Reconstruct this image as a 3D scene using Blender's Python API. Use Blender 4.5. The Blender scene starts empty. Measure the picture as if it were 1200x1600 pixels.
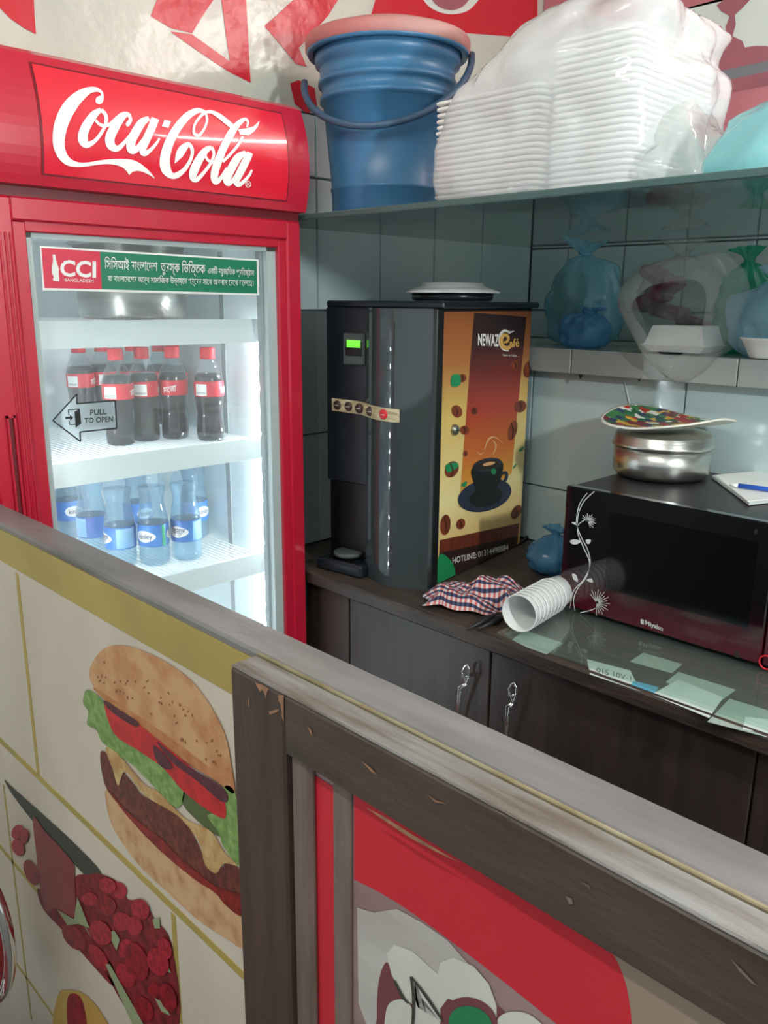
import bpy, math, random
from mathutils import Vector, Matrix, noise
from mathutils.geometry import tessellate_polygon

random.seed(7)
sc = bpy.context.scene
COL = sc.collection
rad = math.radians

# ------------------------------------------------------------------ camera
YAW, PITCH, ROLL, FPX, EYE = rad(45.15), rad(14.4), rad(0.51), 1290.0, 1.5
_r0 = Vector((math.cos(YAW), math.sin(YAW), 0))
_f0 = Vector((-math.sin(YAW), math.cos(YAW), 0))
CF = _f0 * math.cos(PITCH) + Vector((0, 0, -math.sin(PITCH)))
_u0 = _r0.cross(CF)
CR = _r0 * math.cos(ROLL) + _u0 * math.sin(ROLL)
CU = -_r0 * math.sin(ROLL) + _u0 * math.cos(ROLL)
CO = Vector((0, 0, EYE))
cd = bpy.data.cameras.new('camera')
cam = bpy.data.objects.new('camera', cd)
COL.objects.link(cam)
mw = Matrix((CR, CU, -CF)).transposed().to_4x4()
mw.translation = CO
cam.matrix_world = mw
cd.sensor_fit = 'VERTICAL'
cd.sensor_height = 24.0
cd.lens = FPX / 1600 * 24.0
cd.clip_start = 0.02
sc.camera = cam

# ------------------------------------------------------------------ light
wd = bpy.data.worlds.new('world')
sc.world = wd
wd.use_nodes = True
bg = wd.node_tree.nodes['Background']
bg.inputs[0].default_value = (0.86, 0.95, 1.0, 1)
bg.inputs[1].default_value = 0.50
sc.cycles.sample_clamp_indirect = 6.0
sc.view_settings.view_transform = 'Standard'
sc.view_settings.look = 'None'
sc.view_settings.exposure = 0.5
sc.view_settings.gamma = 1.0
sc.view_settings.use_curve_mapping = False
TUBE_POWER = 42.0      # tube lamp over the back counter
ROOM_FILL_POWER = 72.0       # added unseen tube over the shop floor, fill for the partition front
SIDE_FILL_POWER = 620.0     # added unseen bulb at the aisle's right end, fill for the niche
LED_POWER = 520.0      # led chips inside the fridge

# ------------------------------------------------------------------ helpers
def ray(px, py):
    return CF + CR * ((px - 600) / FPX) - CU * ((py - 800) / FPX)

def hit(px, py, P0, n):
    d = ray(px, py)
    return CO + d * ((Vector(P0) - CO).dot(n) / d.dot(n))

AX = (Vector((1, 0, 0)), Vector((0, 1, 0)), Vector((0, 0, 1)))
def at(px, py, ax, val):
    return hit(px, py, AX[ax] * val, AX[ax])

class Plane:
    """a flat printed face: pixel -> point on it, off = lift along its normal"""
    def __init__(s, P0, n):
        s.P, s.n = Vector(P0), Vector(n).normalized()
        s.up = (Vector((0, 0, 1)) - s.n * s.n.z).normalized()
    def __call__(s, q, off=0.0):
        return hit(q[0], q[1], s.P + s.n * off, s.n)

def lin(c):
    c /= 255.0
    return c / 12.92 if c <= 0.04045 else ((c + 0.055) / 1.055) ** 2.4

def rgb(r, g, b):
    return (lin(r), lin(g), lin(b), 1)

MATS = {}
def M(name, col, rough=0.5, metal=0.0, col2=None, scale=6.0, stretch=(1, 1, 1), bump=0.0, bscale=40.0,
      coat=0.0, emit=0.0, ior=1.5, lo=0.35, hi=0.65, zgrad=None, detail=5.0):
    m = bpy.data.materials.new(name)
    m.use_nodes = True
    nt = m.node_tree
    b = nt.nodes['Principled BSDF']
    b.inputs['Base Color'].default_value = col
    b.inputs['Roughness'].default_value = rough
    b.inputs['Metallic'].default_value = metal
    b.inputs['IOR'].default_value = ior
    b.inputs['Coat Weight'].default_value = coat
    b.inputs['Coat Roughness'].default_value = 0.06
    tc = nt.nodes.new('ShaderNodeTexCoord')
    mp = nt.nodes.new('ShaderNodeMapping')
    mp.inputs['Scale'].default_value = stretch
    nt.links.new(tc.outputs['Object'], mp.inputs[0])
    src = None
    if zgrad:
        sp = nt.nodes.new('ShaderNodeSeparateXYZ')
        nt.links.new(tc.outputs['Object'], sp.inputs[0])
        mr = nt.nodes.new('ShaderNodeMapRange')
        mr.inputs[1].default_value, mr.inputs[2].default_value = zgrad[0], zgrad[1]
        nt.links.new(sp.outputs[2], mr.inputs[0])
        cr = nt.nodes.new('ShaderNodeValToRGB')
        e = cr.color_ramp.elements
        st = zgrad[2]
        e[0].position, e[0].color = st[0]
        e[1].position, e[1].color = st[-1]
        for p, c in st[1:-1]:
            x = e.new(p); x.color = c
        nt.links.new(mr.outputs[0], cr.inputs[0])
        nt.links.new(cr.outputs[0], b.inputs['Base Color'])
    elif col2 is not None:
        nz = nt.nodes.new('ShaderNodeTexNoise')
        nz.inputs['Scale'].default_value = scale
        nz.inputs['Detail'].default_value = detail
        nt.links.new(mp.outputs[0], nz.inputs['Vector'])
        cr = nt.nodes.new('ShaderNodeValToRGB')
        e = cr.color_ramp.elements
        e[0].position, e[0].color = lo, col
        e[1].position, e[1].color = hi, col2
        nt.links.new(nz.outputs['Fac'], cr.inputs[0])
        nt.links.new(cr.outputs[0], b.inputs['Base Color'])
    if bump:
        n2 = nt.nodes.new('ShaderNodeTexNoise')
        n2.inputs['Scale'].default_value = bscale
        n2.inputs['Detail'].default_value = 4
        nt.links.new(mp.outputs[0], n2.inputs['Vector'])
        bp = nt.nodes.new('ShaderNodeBump')
        bp.inputs['Strength'].default_value = bump
        bp.inputs['Distance'].default_value = 0.01
        nt.links.new(n2.outputs['Fac'], bp.inputs['Height'])
        nt.links.new(bp.outputs[0], b.inputs['Normal'])
    if emit:
        b.inputs['Emission Color'].default_value = col
        b.inputs['Emission Strength'].default_value = emit
    MATS[name] = m
    return m

def FILM(name, tint, body=(1, 1, 1, 1), op=0.15, rough=0.05, wrinkle=0.0, wscale=25, ior=1.45):
    """thin clear stuff: see-through film with some milky body and a fresnel gloss"""
    m = bpy.data.materials.new(name)
    m.use_nodes = True
    nt = m.node_tree
    nt.nodes.clear()
    out = nt.nodes.new('ShaderNodeOutputMaterial')
    tr = nt.nodes.new('ShaderNodeBsdfTransparent'); tr.inputs[0].default_value = tint
    df = nt.nodes.new('ShaderNodeBsdfDiffuse'); df.inputs[0].default_value = body
    tl = nt.nodes.new('ShaderNodeBsdfTranslucent'); tl.inputs[0].default_value = body
    dm = nt.nodes.new('ShaderNodeMixShader'); dm.inputs[0].default_value = 0.45
    nt.links.new(df.outputs[0], dm.inputs[1]); nt.links.new(tl.outputs[0], dm.inputs[2])
    gl = nt.nodes.new('ShaderNodeBsdfGlossy'); gl.inputs['Roughness'].default_value = rough
    fr = nt.nodes.new('ShaderNodeFresnel'); fr.inputs[0].default_value = ior
    m1 = nt.nodes.new('ShaderNodeMixShader'); m1.inputs[0].default_value = op
    # same mirror strength on both sides of the sheet: index ior outside, 1/ior seen from inside
    ge = nt.nodes.new('ShaderNodeNewGeometry')
    mr_ = nt.nodes.new('ShaderNodeMapRange'); mr_.inputs[3].default_value = ior; mr_.inputs[4].default_value = 1 / ior
    nt.links.new(ge.outputs['Backfacing'], mr_.inputs[0]); nt.links.new(mr_.outputs[0], fr.inputs[0])
    m2 = nt.nodes.new('ShaderNodeMixShader')
    nt.links.new(tr.outputs[0], m1.inputs[1]); nt.links.new(dm.outputs[0], m1.inputs[2])
    nt.links.new(fr.outputs[0], m2.inputs[0])
    nt.links.new(m1.outputs[0], m2.inputs[1]); nt.links.new(gl.outputs[0], m2.inputs[2])
    nt.links.new(m2.outputs[0], out.inputs[0])
    if wrinkle:
        tc = nt.nodes.new('ShaderNodeTexCoord')
        nz = nt.nodes.new('ShaderNodeTexNoise'); nz.inputs['Scale'].default_value = wscale; nz.inputs['Detail'].default_value = 3
        nt.links.new(tc.outputs['Object'], nz.inputs['Vector'])
        bp = nt.nodes.new('ShaderNodeBump'); bp.inputs['Strength'].default_value = wrinkle; bp.inputs['Distance'].default_value = 0.01
        nt.links.new(nz.outputs['Fac'], bp.inputs['Height'])
        for s in (gl, df, fr):
            nt.links.new(bp.outputs[0], s.inputs['Normal'])
    MATS[name] = m
    return m

WM = {}   # world matrix of each thing / part, by object name

class B:
    """collects faces of ONE mesh"""
    def __init__(s):
        s.v, s.f, s.sm = [], [], []
    def add(s, vs, fs, smooth=False):
        o = len(s.v)
        s.v += [Vector(p) for p in vs]
        for f in fs:
            s.f.append([o + i for i in f]); s.sm.append(smooth)
        return s
    def box(s, lo, hi, bev=0.0, T=None):
        x0, y0, z0 = lo; x1, y1, z1 = hi
        if bev <= 0:
            vs = [(x, y, z) for z in (z0, z1) for y in (y0, y1) for x in (x0, x1)]
            fs = [(0, 2, 3, 1), (4, 5, 7, 6), (0, 1, 5, 4), (2, 6, 7, 3), (0, 4, 6, 2), (1, 3, 7, 5)]
        else:
            b = min(bev, (x1 - x0) * .49, (y1 - y0) * .49, (z1 - z0) * .49)
            vs, idx = [], {}
            for sx in (0, 1):
                for sy in (0, 1):
                    for sz in (0, 1):
                        c = (x1 if sx else x0, y1 if sy else y0, z1 if sz else z0)
                        i = (-b if sx else b, -b if sy else b, -b if sz else b)
                        for a in range(3):   # vertex lying on face of axis a
                            p = [c[k] + (0 if k == a else i[k]) for k in range(3)]
                            idx[(sx, sy, sz, a)] = len(vs); vs.append(tuple(p))
            fs = []
            R2 = ((0, 0), (1, 0), (1, 1), (0, 1))
            for a in range(3):
                u, w = (a + 1) % 3, (a + 2) % 3
                for sd in (0, 1):
                    q = []
                    for cu, cw in R2:
                        k = [0, 0, 0]; k[a] = sd; k[u] = cu; k[w] = cw
                        q.append(idx[(k[0], k[1], k[2], a)])
                    fs.append(q if sd else q[::-1])
            for a in range(3):   # edges along axis a
                u, w = (a + 1) % 3, (a + 2) % 3
                for cu in (0, 1):
                    for cw in (0, 1):
                        k0 = [0, 0, 0]; k0[u] = cu; k0[w] = cw
                        k1 = list(k0); k1[a] = 1
                        q = [idx[(*k0, u)], idx[(*k1, u)], idx[(*k1, w)], idx[(*k0, w)]]
                        fs.append(q if cu == cw else q[::-1])
            for sx in (0, 1):
                for sy in (0, 1):
                    for sz in (0, 1):
                        q = [idx[(sx, sy, sz, a)] for a in range(3)]
                        fs.append(q if (sx + sy + sz) % 2 else q[::-1])
        if T is not None:
            vs = [T @ Vector(p) for p in vs]
        return s.add(vs, fs)
    def lathe(s, prof, c=(0, 0, 0), seg=24, T=None, smooth=True, fn=None):
        vs, fs = [], []
        for (r, z) in prof:
            for k in range(seg):
                a = 2 * math.pi * k / seg
                rr = r * (fn(a, z) if fn else 1)
                p = Vector((rr * math.cos(a), rr * math.sin(a), z))
                p = T @ p if T is not None else p + Vector(c)
                vs.append(p)
        for i in range(len(prof) - 1):
            for k in range(seg):
                k2 = (k + 1) % seg
                fs.append((i * seg + k, i * seg + k2, (i + 1) * seg + k2, (i + 1) * seg + k))
        return s.add(vs, fs, smooth)
    def tube(s, pts, r, seg=8, closed=False, smooth=True, caps=True):
        pts = [Vector(p) for p in pts]
        n = len(pts); vs, fs = [], []
        up = Vector((0, 0, 1))
        prev = None
        for i, p in enumerate(pts):
            a = pts[(i - 1) % n] if (closed or i > 0) else p
            b = pts[(i + 1) % n] if (closed or i < n - 1) else p
            t = (b - a).normalized()
            if prev is None:
                u = t.cross(up)
                if u.length < 1e-3: u = t.cross(Vector((1, 0, 0)))
            else:
                u = prev - t * prev.dot(t)
            u.normalize(); prev = u
            w = t.cross(u)
            rr = r[i] if isinstance(r, (list, tuple)) else r
            for k in range(seg):
                an = 2 * math.pi * k / seg
                vs.append(p + u * (rr * math.cos(an)) + w * (rr * math.sin(an)))
        for i in range(n if closed else n - 1):
            j = (i + 1) % n
            for k in range(seg):
                k2 = (k + 1) % seg
                fs.append((i * seg + k, i * seg + k2, j * seg + k2, j * seg + k))
        if not closed and caps:
            fs.append(list(range(seg))[::-1]); fs.append([(n - 1) * seg + k for k in range(seg)])
        return s.add(vs, fs, smooth)
    def poly(s, pts):
        """flat filled outline (concave ok)"""
        pts = [Vector(p) for p in pts]
        return s.add(pts, [tuple(t) for t in tessellate_polygon([pts])])
    def prism(s, pts, vec):
        """outline extruded by vec"""
        pts = [Vector(p) for p in pts]; n = len(pts); vec = Vector(vec)
        tris = [tuple(t) for t in tessellate_polygon([pts])]
        vs = pts + [p + vec for p in pts]
        fs = [t[::-1] for t in tris] + [tuple(i + n for i in t) for t in tris]
        fs += [(i, (i + 1) % n, (i + 1) % n + n, i + n) for i in range(n)]
        return s.add(vs, fs)
    def grid(s, rows, smooth=True, wrap=False):
        h, w = len(rows), len(rows[0])
        vs = [p for r in rows for p in r]
        fs = []
        for i in range(h - 1):
            for k in range(w if wrap else w - 1):
                k2 = (k + 1) % w
                fs.append((i * w + k, i * w + k2, (i + 1) * w + k2, (i + 1) * w + k))
        return s.add(vs, fs, smooth)
    def build(s, name, mat, parent=None, world=False, loc=None, rz=0.0, solid=0.0, sub=0):
        me = bpy.data.meshes.new(name)
        vs = s.v
        base = WM[parent.name] if parent is not None else None
        if parent is None and loc is not None:
            base = Matrix.Translation(Vector(loc)) @ Matrix.Rotation(rz, 4, 'Z')
        if world and base is not None:
            inv = base.inverted(); vs = [inv @ p for p in vs]
        me.from_pydata([tuple(p) for p in vs], [], s.f)
        me.polygons.foreach_set('use_smooth', s.sm)
        me.update()
        o = bpy.data.objects.new(name, me)
        COL.objects.link(o)
        if mat is not None:
            me.materials.append(MATS[mat] if isinstance(mat, str) else mat)
        if parent is not None:
            o.parent = parent
            WM[o.name] = WM[parent.name]
        elif loc is not None:
            o.location = loc; o.rotation_euler = (0, 0, rz); WM[o.name] = base
        else:
            WM[o.name] = Matrix()
        if solid:
            md = o.modifiers.new('thickness', 'SOLIDIFY'); md.thickness = solid; md.offset = 0
        if sub:
            md = o.modifiers.new('smooth', 'SUBSURF'); md.levels = sub; md.render_levels = sub
        return o

def thing(name, label, cat, loc=(0, 0, 0), rz=0.0, group=None):
    o = bpy.data.objects.new(name, None)
    COL.objects.link(o)
    o.empty_display_size = 0.05
    o.location = loc; o.rotation_euler = (0, 0, rz)
    WM[o.name] = Matrix.Translation(Vector(loc)) @ Matrix.Rotation(rz, 4, 'Z')
    return tag(o, label, cat, group)

def tag(o, label, cat, group=None):
    o['label'] = label; o['category'] = cat
    if group: o['group'] = group
    return o

def struct(o, label=None):
    o['kind'] = 'structure'
    if label: o['label'] = label
    return o

def copy_tree(o, parent=None):
    c = o.copy(); COL.objects.link(c); c.parent = parent
    for ch in [x for x in bpy.data.objects if x.parent == o]:
        copy_tree(ch, c)
    return c

def smooth_line(pts, n=8, closed=False):
    """Catmull-Rom through tuples of any length"""
    out, N = [], len(pts)
    rng = range(N) if closed else range(N - 1)
    for i in rng:
        p1, p2 = pts[i], pts[(i + 1) % N]
        p0 = pts[(i - 1) % N] if (closed or i > 0) else p1
        p3 = pts[(i + 2) % N] if (closed or i < N - 2) else p2
        for k in range(n):
            t = k / n
            out.append(tuple(0.5 * ((2 * b) + (c - a) * t + (2 * a - 5 * b + 4 * c - d) * t * t + (3 * b - a - 3 * c + d) * t ** 3)
                             for a, b, c, d in zip(p0, p1, p2, p3)))
    if not closed: out.append(tuple(pts[-1]))
    return out

def z2p(ox, oy, s):
    return lambda q: (ox + q[0] * s, oy + q[1] * s) + tuple(w * s for w in q[2:])

def stroke(b, pts, fn, off, n=8, closed=False):
    """brush stroke of varying width (x, y, width in pixels) laid on a surface fn"""
    L = smooth_line(pts, n, closed)
    if closed: L.append(L[0])
    vs, fs = [], []
    for i, p in enumerate(L):
        a, c = L[max(i - 1, 0)], L[min(i + 1, len(L) - 1)]
        if closed and i in (0, len(L) - 1): a, c = L[-2], L[1]
        dx, dy = c[0] - a[0], c[1] - a[1]
        d = math.hypot(dx, dy) or 1
        nx, ny = -dy / d * p[2] / 2, dx / d * p[2] / 2
        vs += [fn((p[0] + nx, p[1] + ny), off), fn((p[0] - nx, p[1] - ny), off)]
    for i in range(len(L) - 1):
        fs.append((2 * i, 2 * i + 1, 2 * i + 3, 2 * i + 2))
    b.add(vs, fs)
    return b

def blotch(b, pts, fn, off, n=5, sm=True):
    L = smooth_line(pts, n, True) if sm else pts
    return b.poly([fn(p, off) for p in L])

def oval(cx, cy, rx, ry, rot=0, n=20):
    c, s_ = math.cos(rot), math.sin(rot)
    return [(cx + rx * math.cos(t) * c - ry * math.sin(t) * s_, cy + rx * math.cos(t) * s_ + ry * math.sin(t) * c)
            for t in (2 * math.pi * k / n for k in range(n))]

def text_raw(body, bold=0.0, res=3):
    c = bpy.data.curves.new('lettering', 'FONT')
    c.body = body; c.resolution_u = res; c.offset = bold
    o = bpy.data.objects.new('lettering', c)
    COL.objects.link(o)
    dg = bpy.context.evaluated_depsgraph_get()
    me = bpy.data.meshes.new_from_object(o.evaluated_get(dg))
    vs = [v.co.copy() for v in me.vertices]; fs = [tuple(p.vertices) for p in me.polygons]
    bpy.data.objects.remove(o); bpy.data.curves.remove(c); bpy.data.meshes.remove(me)
    return vs, fs

def area2(P):
    return sum(P[i][0] * P[(i + 1) % len(P)][1] - P[(i + 1) % len(P)][0] * P[i][1] for i in range(len(P)))

def inside(p, P):
    r_ = False
    for i in range(len(P)):
        (x0, y0), (x1, y1) = P[i], P[(i + 1) % len(P)]
        if (y0 > p[1]) != (y1 > p[1]) and p[0] < (x1 - x0) * (p[1] - y0) / (y1 - y0) + x0: r_ = not r_
    return r_

def text_solid(body, bold=0.0):
    """lettering whose glyph outlines overlap: every outer contour is filled on its own with its holes"""
    c = bpy.data.curves.new('lettering', 'FONT'); c.body = body
    o = bpy.data.objects.new('lettering', c); COL.objects.link(o)
    cu = o.to_curve(bpy.context.evaluated_depsgraph_get())
    loops = []
    for sp in cu.splines:
        bp = sp.bezier_points; n = len(bp); P = []
        for i in range(n):
            a, b_ = bp[i], bp[(i + 1) % n]
            for k in range(4):
                t = k / 4; u = 1 - t
                q = a.co * u ** 3 + a.handle_right * (3 * u * u * t) + b_.handle_left * (3 * u * t * t) + b_.co * t ** 3
                if not P or (q.x - P[-1][0]) ** 2 + (q.y - P[-1][1]) ** 2 > 1e-8: P.append((q.x, q.y))
        if len(P) > 2: loops.append(P)
    o.to_curve_clear(); bpy.data.objects.remove(o); bpy.data.curves.remove(c)
    sg = area2(max(loops, key=lambda P: abs(area2(P)))) > 0
    outer = [P for P in loops if (area2(P) > 0) == sg]; holes = [P for P in loops if (area2(P) > 0) != sg]
    vs, fs = [], []
    shifts = [(0, 0)] if not bold else [(-bold, 0), (bold, 0), (0, bold), (0, -bold)]
    own = {}
    lift = 0.0
    for h in holes:
        cand = [P for P in outer if inside(h[0], P)]
        if cand: own.setdefault(id(min(cand, key=lambda P: abs(area2(P)))), []).append(h)
    for P in outer:
        polys = [[Vector((x, y, 0)) for x, y in L] for L in [P] + own.get(id(P), [])]
        flatv = [p for L in polys for p in L]
        tris = tessellate_polygon(polys)
        for dx, dy in shifts:
            o_ = len(vs); lift += 2e-5; vs += [p + Vector((dx, dy, lift)) for p in flatv]; fs += [tuple(i + o_ for i in t) for t in tris]
    return vs, fs

def text_px(b, body, p0, p1, hpx, fn, off, bold=0.0, slant=0.0):
    """lettering laid on a printed face from pixel p0 to p1 along its baseline, letters hpx tall"""
    vs, fs = text_solid(body, bold) if any('\u0980' <= ch <= '\u09ff' for ch in body) else text_raw(body, bold)
    x0, x1 = min(v.x for v in vs), max(v.x for v in vs)
    L = p1[0] - p0[0], p1[1] - p0[1]
    out = []
    for v in vs:
        t = (v.x - x0) / (x1 - x0)
        h = v.y / 0.729 * hpx
        out.append(fn((p0[0] + L[0] * t + h * slant, p0[1] + L[1] * t - h), off + v.z))
    b.add(out, fs)
    return b

# ------------------------------------------------------------------ materials
M('tile', rgb(176, 196, 196), 0.12, col2=rgb(188, 206, 205), scale=2.5, coat=0.3)
M('tile_dark', rgb(118, 132, 134), 0.2, col2=rgb(132, 146, 148), scale=3)
M('grout', rgb(70, 82, 84), 0.8)
M('plaster', rgb(205, 208, 200), 0.8, col2=rgb(190, 194, 188), scale=4)
M('floor_tile', rgb(120, 116, 110), 0.5, col2=rgb(98, 94, 90), scale=5)
M('banner_cream', rgb(206, 207, 194), 0.2, col2=rgb(190, 192, 180), scale=3, bump=0.35, bscale=14, stretch=(1, 1, 1))
M('banner_red', rgb(196, 40, 52), 0.26, bump=0.35, bscale=14)
M('banner_pink', rgb(196, 120, 128), 0.5, col2=rgb(184, 104, 112), scale=5)
M('banner_white', rgb(222, 224, 216), 0.45, col2=rgb(206, 212, 206), scale=6)
M('banner_mauve', rgb(170, 96, 106), 0.5, col2=rgb(152, 88, 98), scale=6)
M('banner_grey', rgb(120, 120, 126), 0.5)
M('fridge_red', rgb(188, 26, 52), 0.3, coat=0.35)
M('fridge_red_dark', rgb(110, 12, 26), 0.5)
M('sign_red', rgb(222, 26, 52), 0.22, coat=0.6)
M('logo_white', rgb(250, 248, 244), 0.3)
M('liner_white', rgb(226, 236, 238), 0.35)
M('gasket', rgb(190, 200, 200), 0.5)
M('rail_grey', rgb(150, 158, 160), 0.5)
M('wire_white', rgb(236, 240, 240), 0.4)
M('led', rgb(236, 240, 236), 0.4)
M('led_dot', rgb(240, 250, 255), 0.4, emit=LED_POWER)
M('sticker_white', rgb(228, 230, 226), 0.5)
M('sticker_red', rgb(206, 42, 70), 0.5)
M('sticker_green', rgb(12, 118, 84), 0.5)
FILM('arrow_film', (0.8, 0.84, 0.85, 1), (0.55, 0.62, 0.64, 1), 0.4, 0.2)
M('sticker_ink', rgb(22, 28, 30), 0.6)
M('cap_red', rgb(206, 18, 40), 0.4)
M('label_red', rgb(206, 26, 48), 0.4)
M('label_white', rgb(236, 236, 232), 0.5)
M('label_ink', rgb(90, 90, 92), 0.6)
M('cola', rgb(34, 22, 22), 0.08, coat=0.3)
M('label_blue', rgb(30, 88, 168), 0.4, col2=rgb(72, 140, 208), scale=14)
M('label_pale', rgb(120, 170, 214), 0.4, col2=rgb(150, 194, 226), scale=20)
M('label_green', rgb(40, 160, 110), 0.4)
M('label_navy', rgb(22, 40, 92), 0.5)
M('cap_blue', rgb(60, 130, 200), 0.4)
FILM('pet', (0.93, 0.96, 0.97, 1), (0.9, 0.95, 1, 1), 0.05, 0.05)
FILM('pet_water', (0.87, 0.945, 0.99, 1), (0.75, 0.88, 1, 1), 0.05, 0.05)
FILM('water', (0.84, 0.93, 0.985, 1), (0.62, 0.84, 0.99, 1), 0.22, 0.05)
FILM('door_glass', (0.97, 0.99, 0.985, 1), (1, 1, 1, 1), 0.05, 0.02)  # slight white body put in for a hazy veil over the contents
FILM('sheet_glass', (0.93, 0.98, 0.955, 1), (0.7, 0.9, 0.85, 1), 0.06, 0.04)
M('steel', rgb(198, 198, 192), 0.3, 1.0, col2=rgb(178, 178, 172), scale=9, stretch=(1, 1, 8), bump=0.05, bscale=12)
M('chrome', rgb(226, 226, 226), 0.08, 1.0)
FILM('shelf_glass', (0.68, 0.745, 0.745, 1), (0.16, 0.24, 0.25, 1), 0.36, 0.05)
M('shelf_edge', rgb(66, 92, 90), 0.25)
M('ledge_tile', rgb(166, 170, 164), 0.2, col2=rgb(150, 156, 150), scale=4)
M('bucket_blue', rgb(66, 120, 160), 0.36, col2=rgb(58, 110, 150), scale=3)
M('handle_blue', rgb(58, 84, 110), 0.45)
M('bucket_lid', rgb(198, 112, 110), 0.55, col2=rgb(186, 150, 142), scale=3)
M('foam', rgb(240, 238, 232), 0.6)
FILM('bag_clear', (0.95, 0.97, 0.97, 1), (0.95, 0.97, 0.98, 1), 0.62, 0.12, 0.55, 16)
FILM('bag_thin', (0.95, 0.96, 0.95, 1), (0.9, 0.92, 0.9, 1), 0.17, 0.1, 0.5, 14)
FILM('bag_hang', (0.94, 0.95, 0.94, 1), (0.86, 0.88, 0.86, 1), 0.24, 0.08, 0.8, 18)
FILM('bag_blue', (0.55, 0.80, 0.9, 1), (0.42, 0.78, 0.92, 1), 0.50, 0.14, 0.7, 22)
FILM('bag_deepblue', (0.3, 0.55, 0.78, 1), (0.14, 0.42, 0.66, 1), 0.62, 0.14, 0.7, 22)
FILM('bag_teal', (0.55, 0.86, 0.88, 1), (0.45, 0.85, 0.88, 1), 0.66, 0.14, 0.6, 16)
FILM('bag_green', (0.2, 0.7, 0.5, 1), (0.05, 0.45, 0.30, 1), 0.72, 0.14, 0.7, 22)
FILM('bag_pale', (0.6, 0.8, 0.9, 1), (0.55, 0.78, 0.9, 1), 0.55, 0.14, 0.6, 18)
M('veg_green', rgb(40, 120, 60), 0.6, col2=rgb(90, 150, 70), scale=30)
M('maroon_cloth', rgb(120, 50, 66), 0.8, col2=rgb(150, 130, 130), scale=26)
M('machine_black', rgb(20, 29, 37), 0.28, col2=rgb(26, 32, 37), scale=3)
M('machine_side', rgb(18, 20, 23), 0.4)
M('machine_grey', rgb(46, 53, 55), 0.04, col2=rgb(58, 65, 66), scale=2, stretch=(6, 6, 0.6), coat=0.4)
M('machine_dark', rgb(12, 14, 17), 0.3)
M('bezel', rgb(70, 76, 76), 0.4)
M('lcd', rgb(110, 230, 60), 0.4, emit=0.55)
M('button_strip', rgb(206, 196, 160), 0.5, col2=rgb(160, 140, 100), scale=60, stretch=(1, 1, 3))
M('button_brown', rgb(58, 36, 30), 0.4)
M('button_red', rgb(200, 30, 44), 0.4)
CRE, ORA = rgb(240, 214, 130), rgb(170, 96, 50)
M('poster_base', CRE, 0.35, zgrad=(0.0, 0.6, [(0, rgb(230, 176, 88)), (0.3, rgb(244, 226, 160)), (0.62, rgb(226, 190, 104)), (0.8, rgb(178, 112, 60)), (1, rgb(150, 84, 48))]))
M('poster_band', ORA, 0.35, zgrad=(0.2, 0.6, [(0, rgb(224, 160, 60)), (0.18, rgb(206, 110, 46)), (0.42, rgb(176, 60, 40)), (0.62, rgb(120, 44, 40)), (0.78, rgb(62, 40, 38)), (1, rgb(52, 36, 34))]))
M('poster_wood', rgb(124, 56, 34), 0.4, col2=rgb(92, 40, 28), scale=14, stretch=(1, 8, 1))
M('poster_dark', rgb(48, 30, 28), 0.4)
M('poster_white', rgb(234, 230, 222), 0.5)
M('poster_gold', rgb(226, 176, 92), 0.5)
M('bean', rgb(146, 66, 36), 0.4, col2=rgb(104, 44, 28), scale=30)
M('bean_dark', rgb(66, 28, 20), 0.5)
M('leaf_green', rgb(30, 140, 84), 0.5)
M('cup_navy', rgb(30, 38, 56), 0.3, col2=rgb(48, 58, 80), scale=10)
M('cup_black', rgb(14, 16, 22), 0.3)
M('coffee', rgb(44, 30, 24), 0.3)
M('steam', rgb(226, 170, 120), 0.5)
M('metal_lock', rgb(170, 168, 158), 0.3, 0.9)
M('white_plastic', rgb(222, 224, 222), 0.35)
M('mw_body', rgb(34, 32, 34), 0.35, col2=rgb(44, 40, 40), scale=5)
M('mw_glass', rgb(12, 12, 14), 0.06, zgrad=(0.0, 0.25, [(0, rgb(74, 10, 26)), (0.16, rgb(66, 8, 24)), (0.34, rgb(24, 12, 16)), (0.5, rgb(13, 14, 16)), (1, rgb(18, 19, 21))]), coat=0.5)
M('mw_window', rgb(9, 10, 11), 0.10)
M('mw_panel', rgb(70, 10, 26), 0.1, coat=0.4)
M('print_silver', rgb(196, 198, 196), 0.4)
M('check_cloth', rgb(200, 120, 110), 0.9)
M('plate_rim', rgb(226, 222, 208), 0.3)
M('paper', rgb(206, 212, 208), 0.7, col2=rgb(186, 196, 194), scale=12)
M('paper_green', rgb(150, 164, 154), 0.7, col2=rgb(166, 176, 166), scale=12)
M('paper_blue', rgb(90, 160, 190), 0.7)
M('ink', rgb(70, 80, 84), 0.7)
M('pen_blue', rgb(40, 90, 190), 0.4)
M('cable', rgb(20, 22, 24), 0.5)
M('string', rgb(220, 228, 228), 0.7)
M('cab_wood', rgb(44, 35, 32), 0.45, col2=rgb(58, 46, 40), scale=7, stretch=(6, 6, 0.5), bump=0.08, bscale=20)
M('worktop_wood', rgb(74, 62, 52), 0.5, col2=rgb(54, 44, 38), scale=9, stretch=(1, 6, 6), bump=0.1)
M('worktop_lip', rgb(66, 52, 44), 0.55, col2=rgb(40, 32, 28), scale=12, stretch=(1, 6, 6), bump=0.2)
M('cap_wood', rgb(120, 117, 115), 0.36, col2=rgb(92, 90, 88), scale=5, stretch=(1, 5, 5), bump=0.08, bscale=30)
M('frame_wood', rgb(80, 66, 55), 0.5, col2=rgb(64, 52, 43), scale=6, stretch=(1.2, 6, 4), bump=0.12, bscale=26)
M('stile_wood', rgb(80, 62, 52), 0.5, col2=rgb(64, 48, 40), scale=6, stretch=(5, 5, 0.8), bump=0.12, bscale=26)
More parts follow.
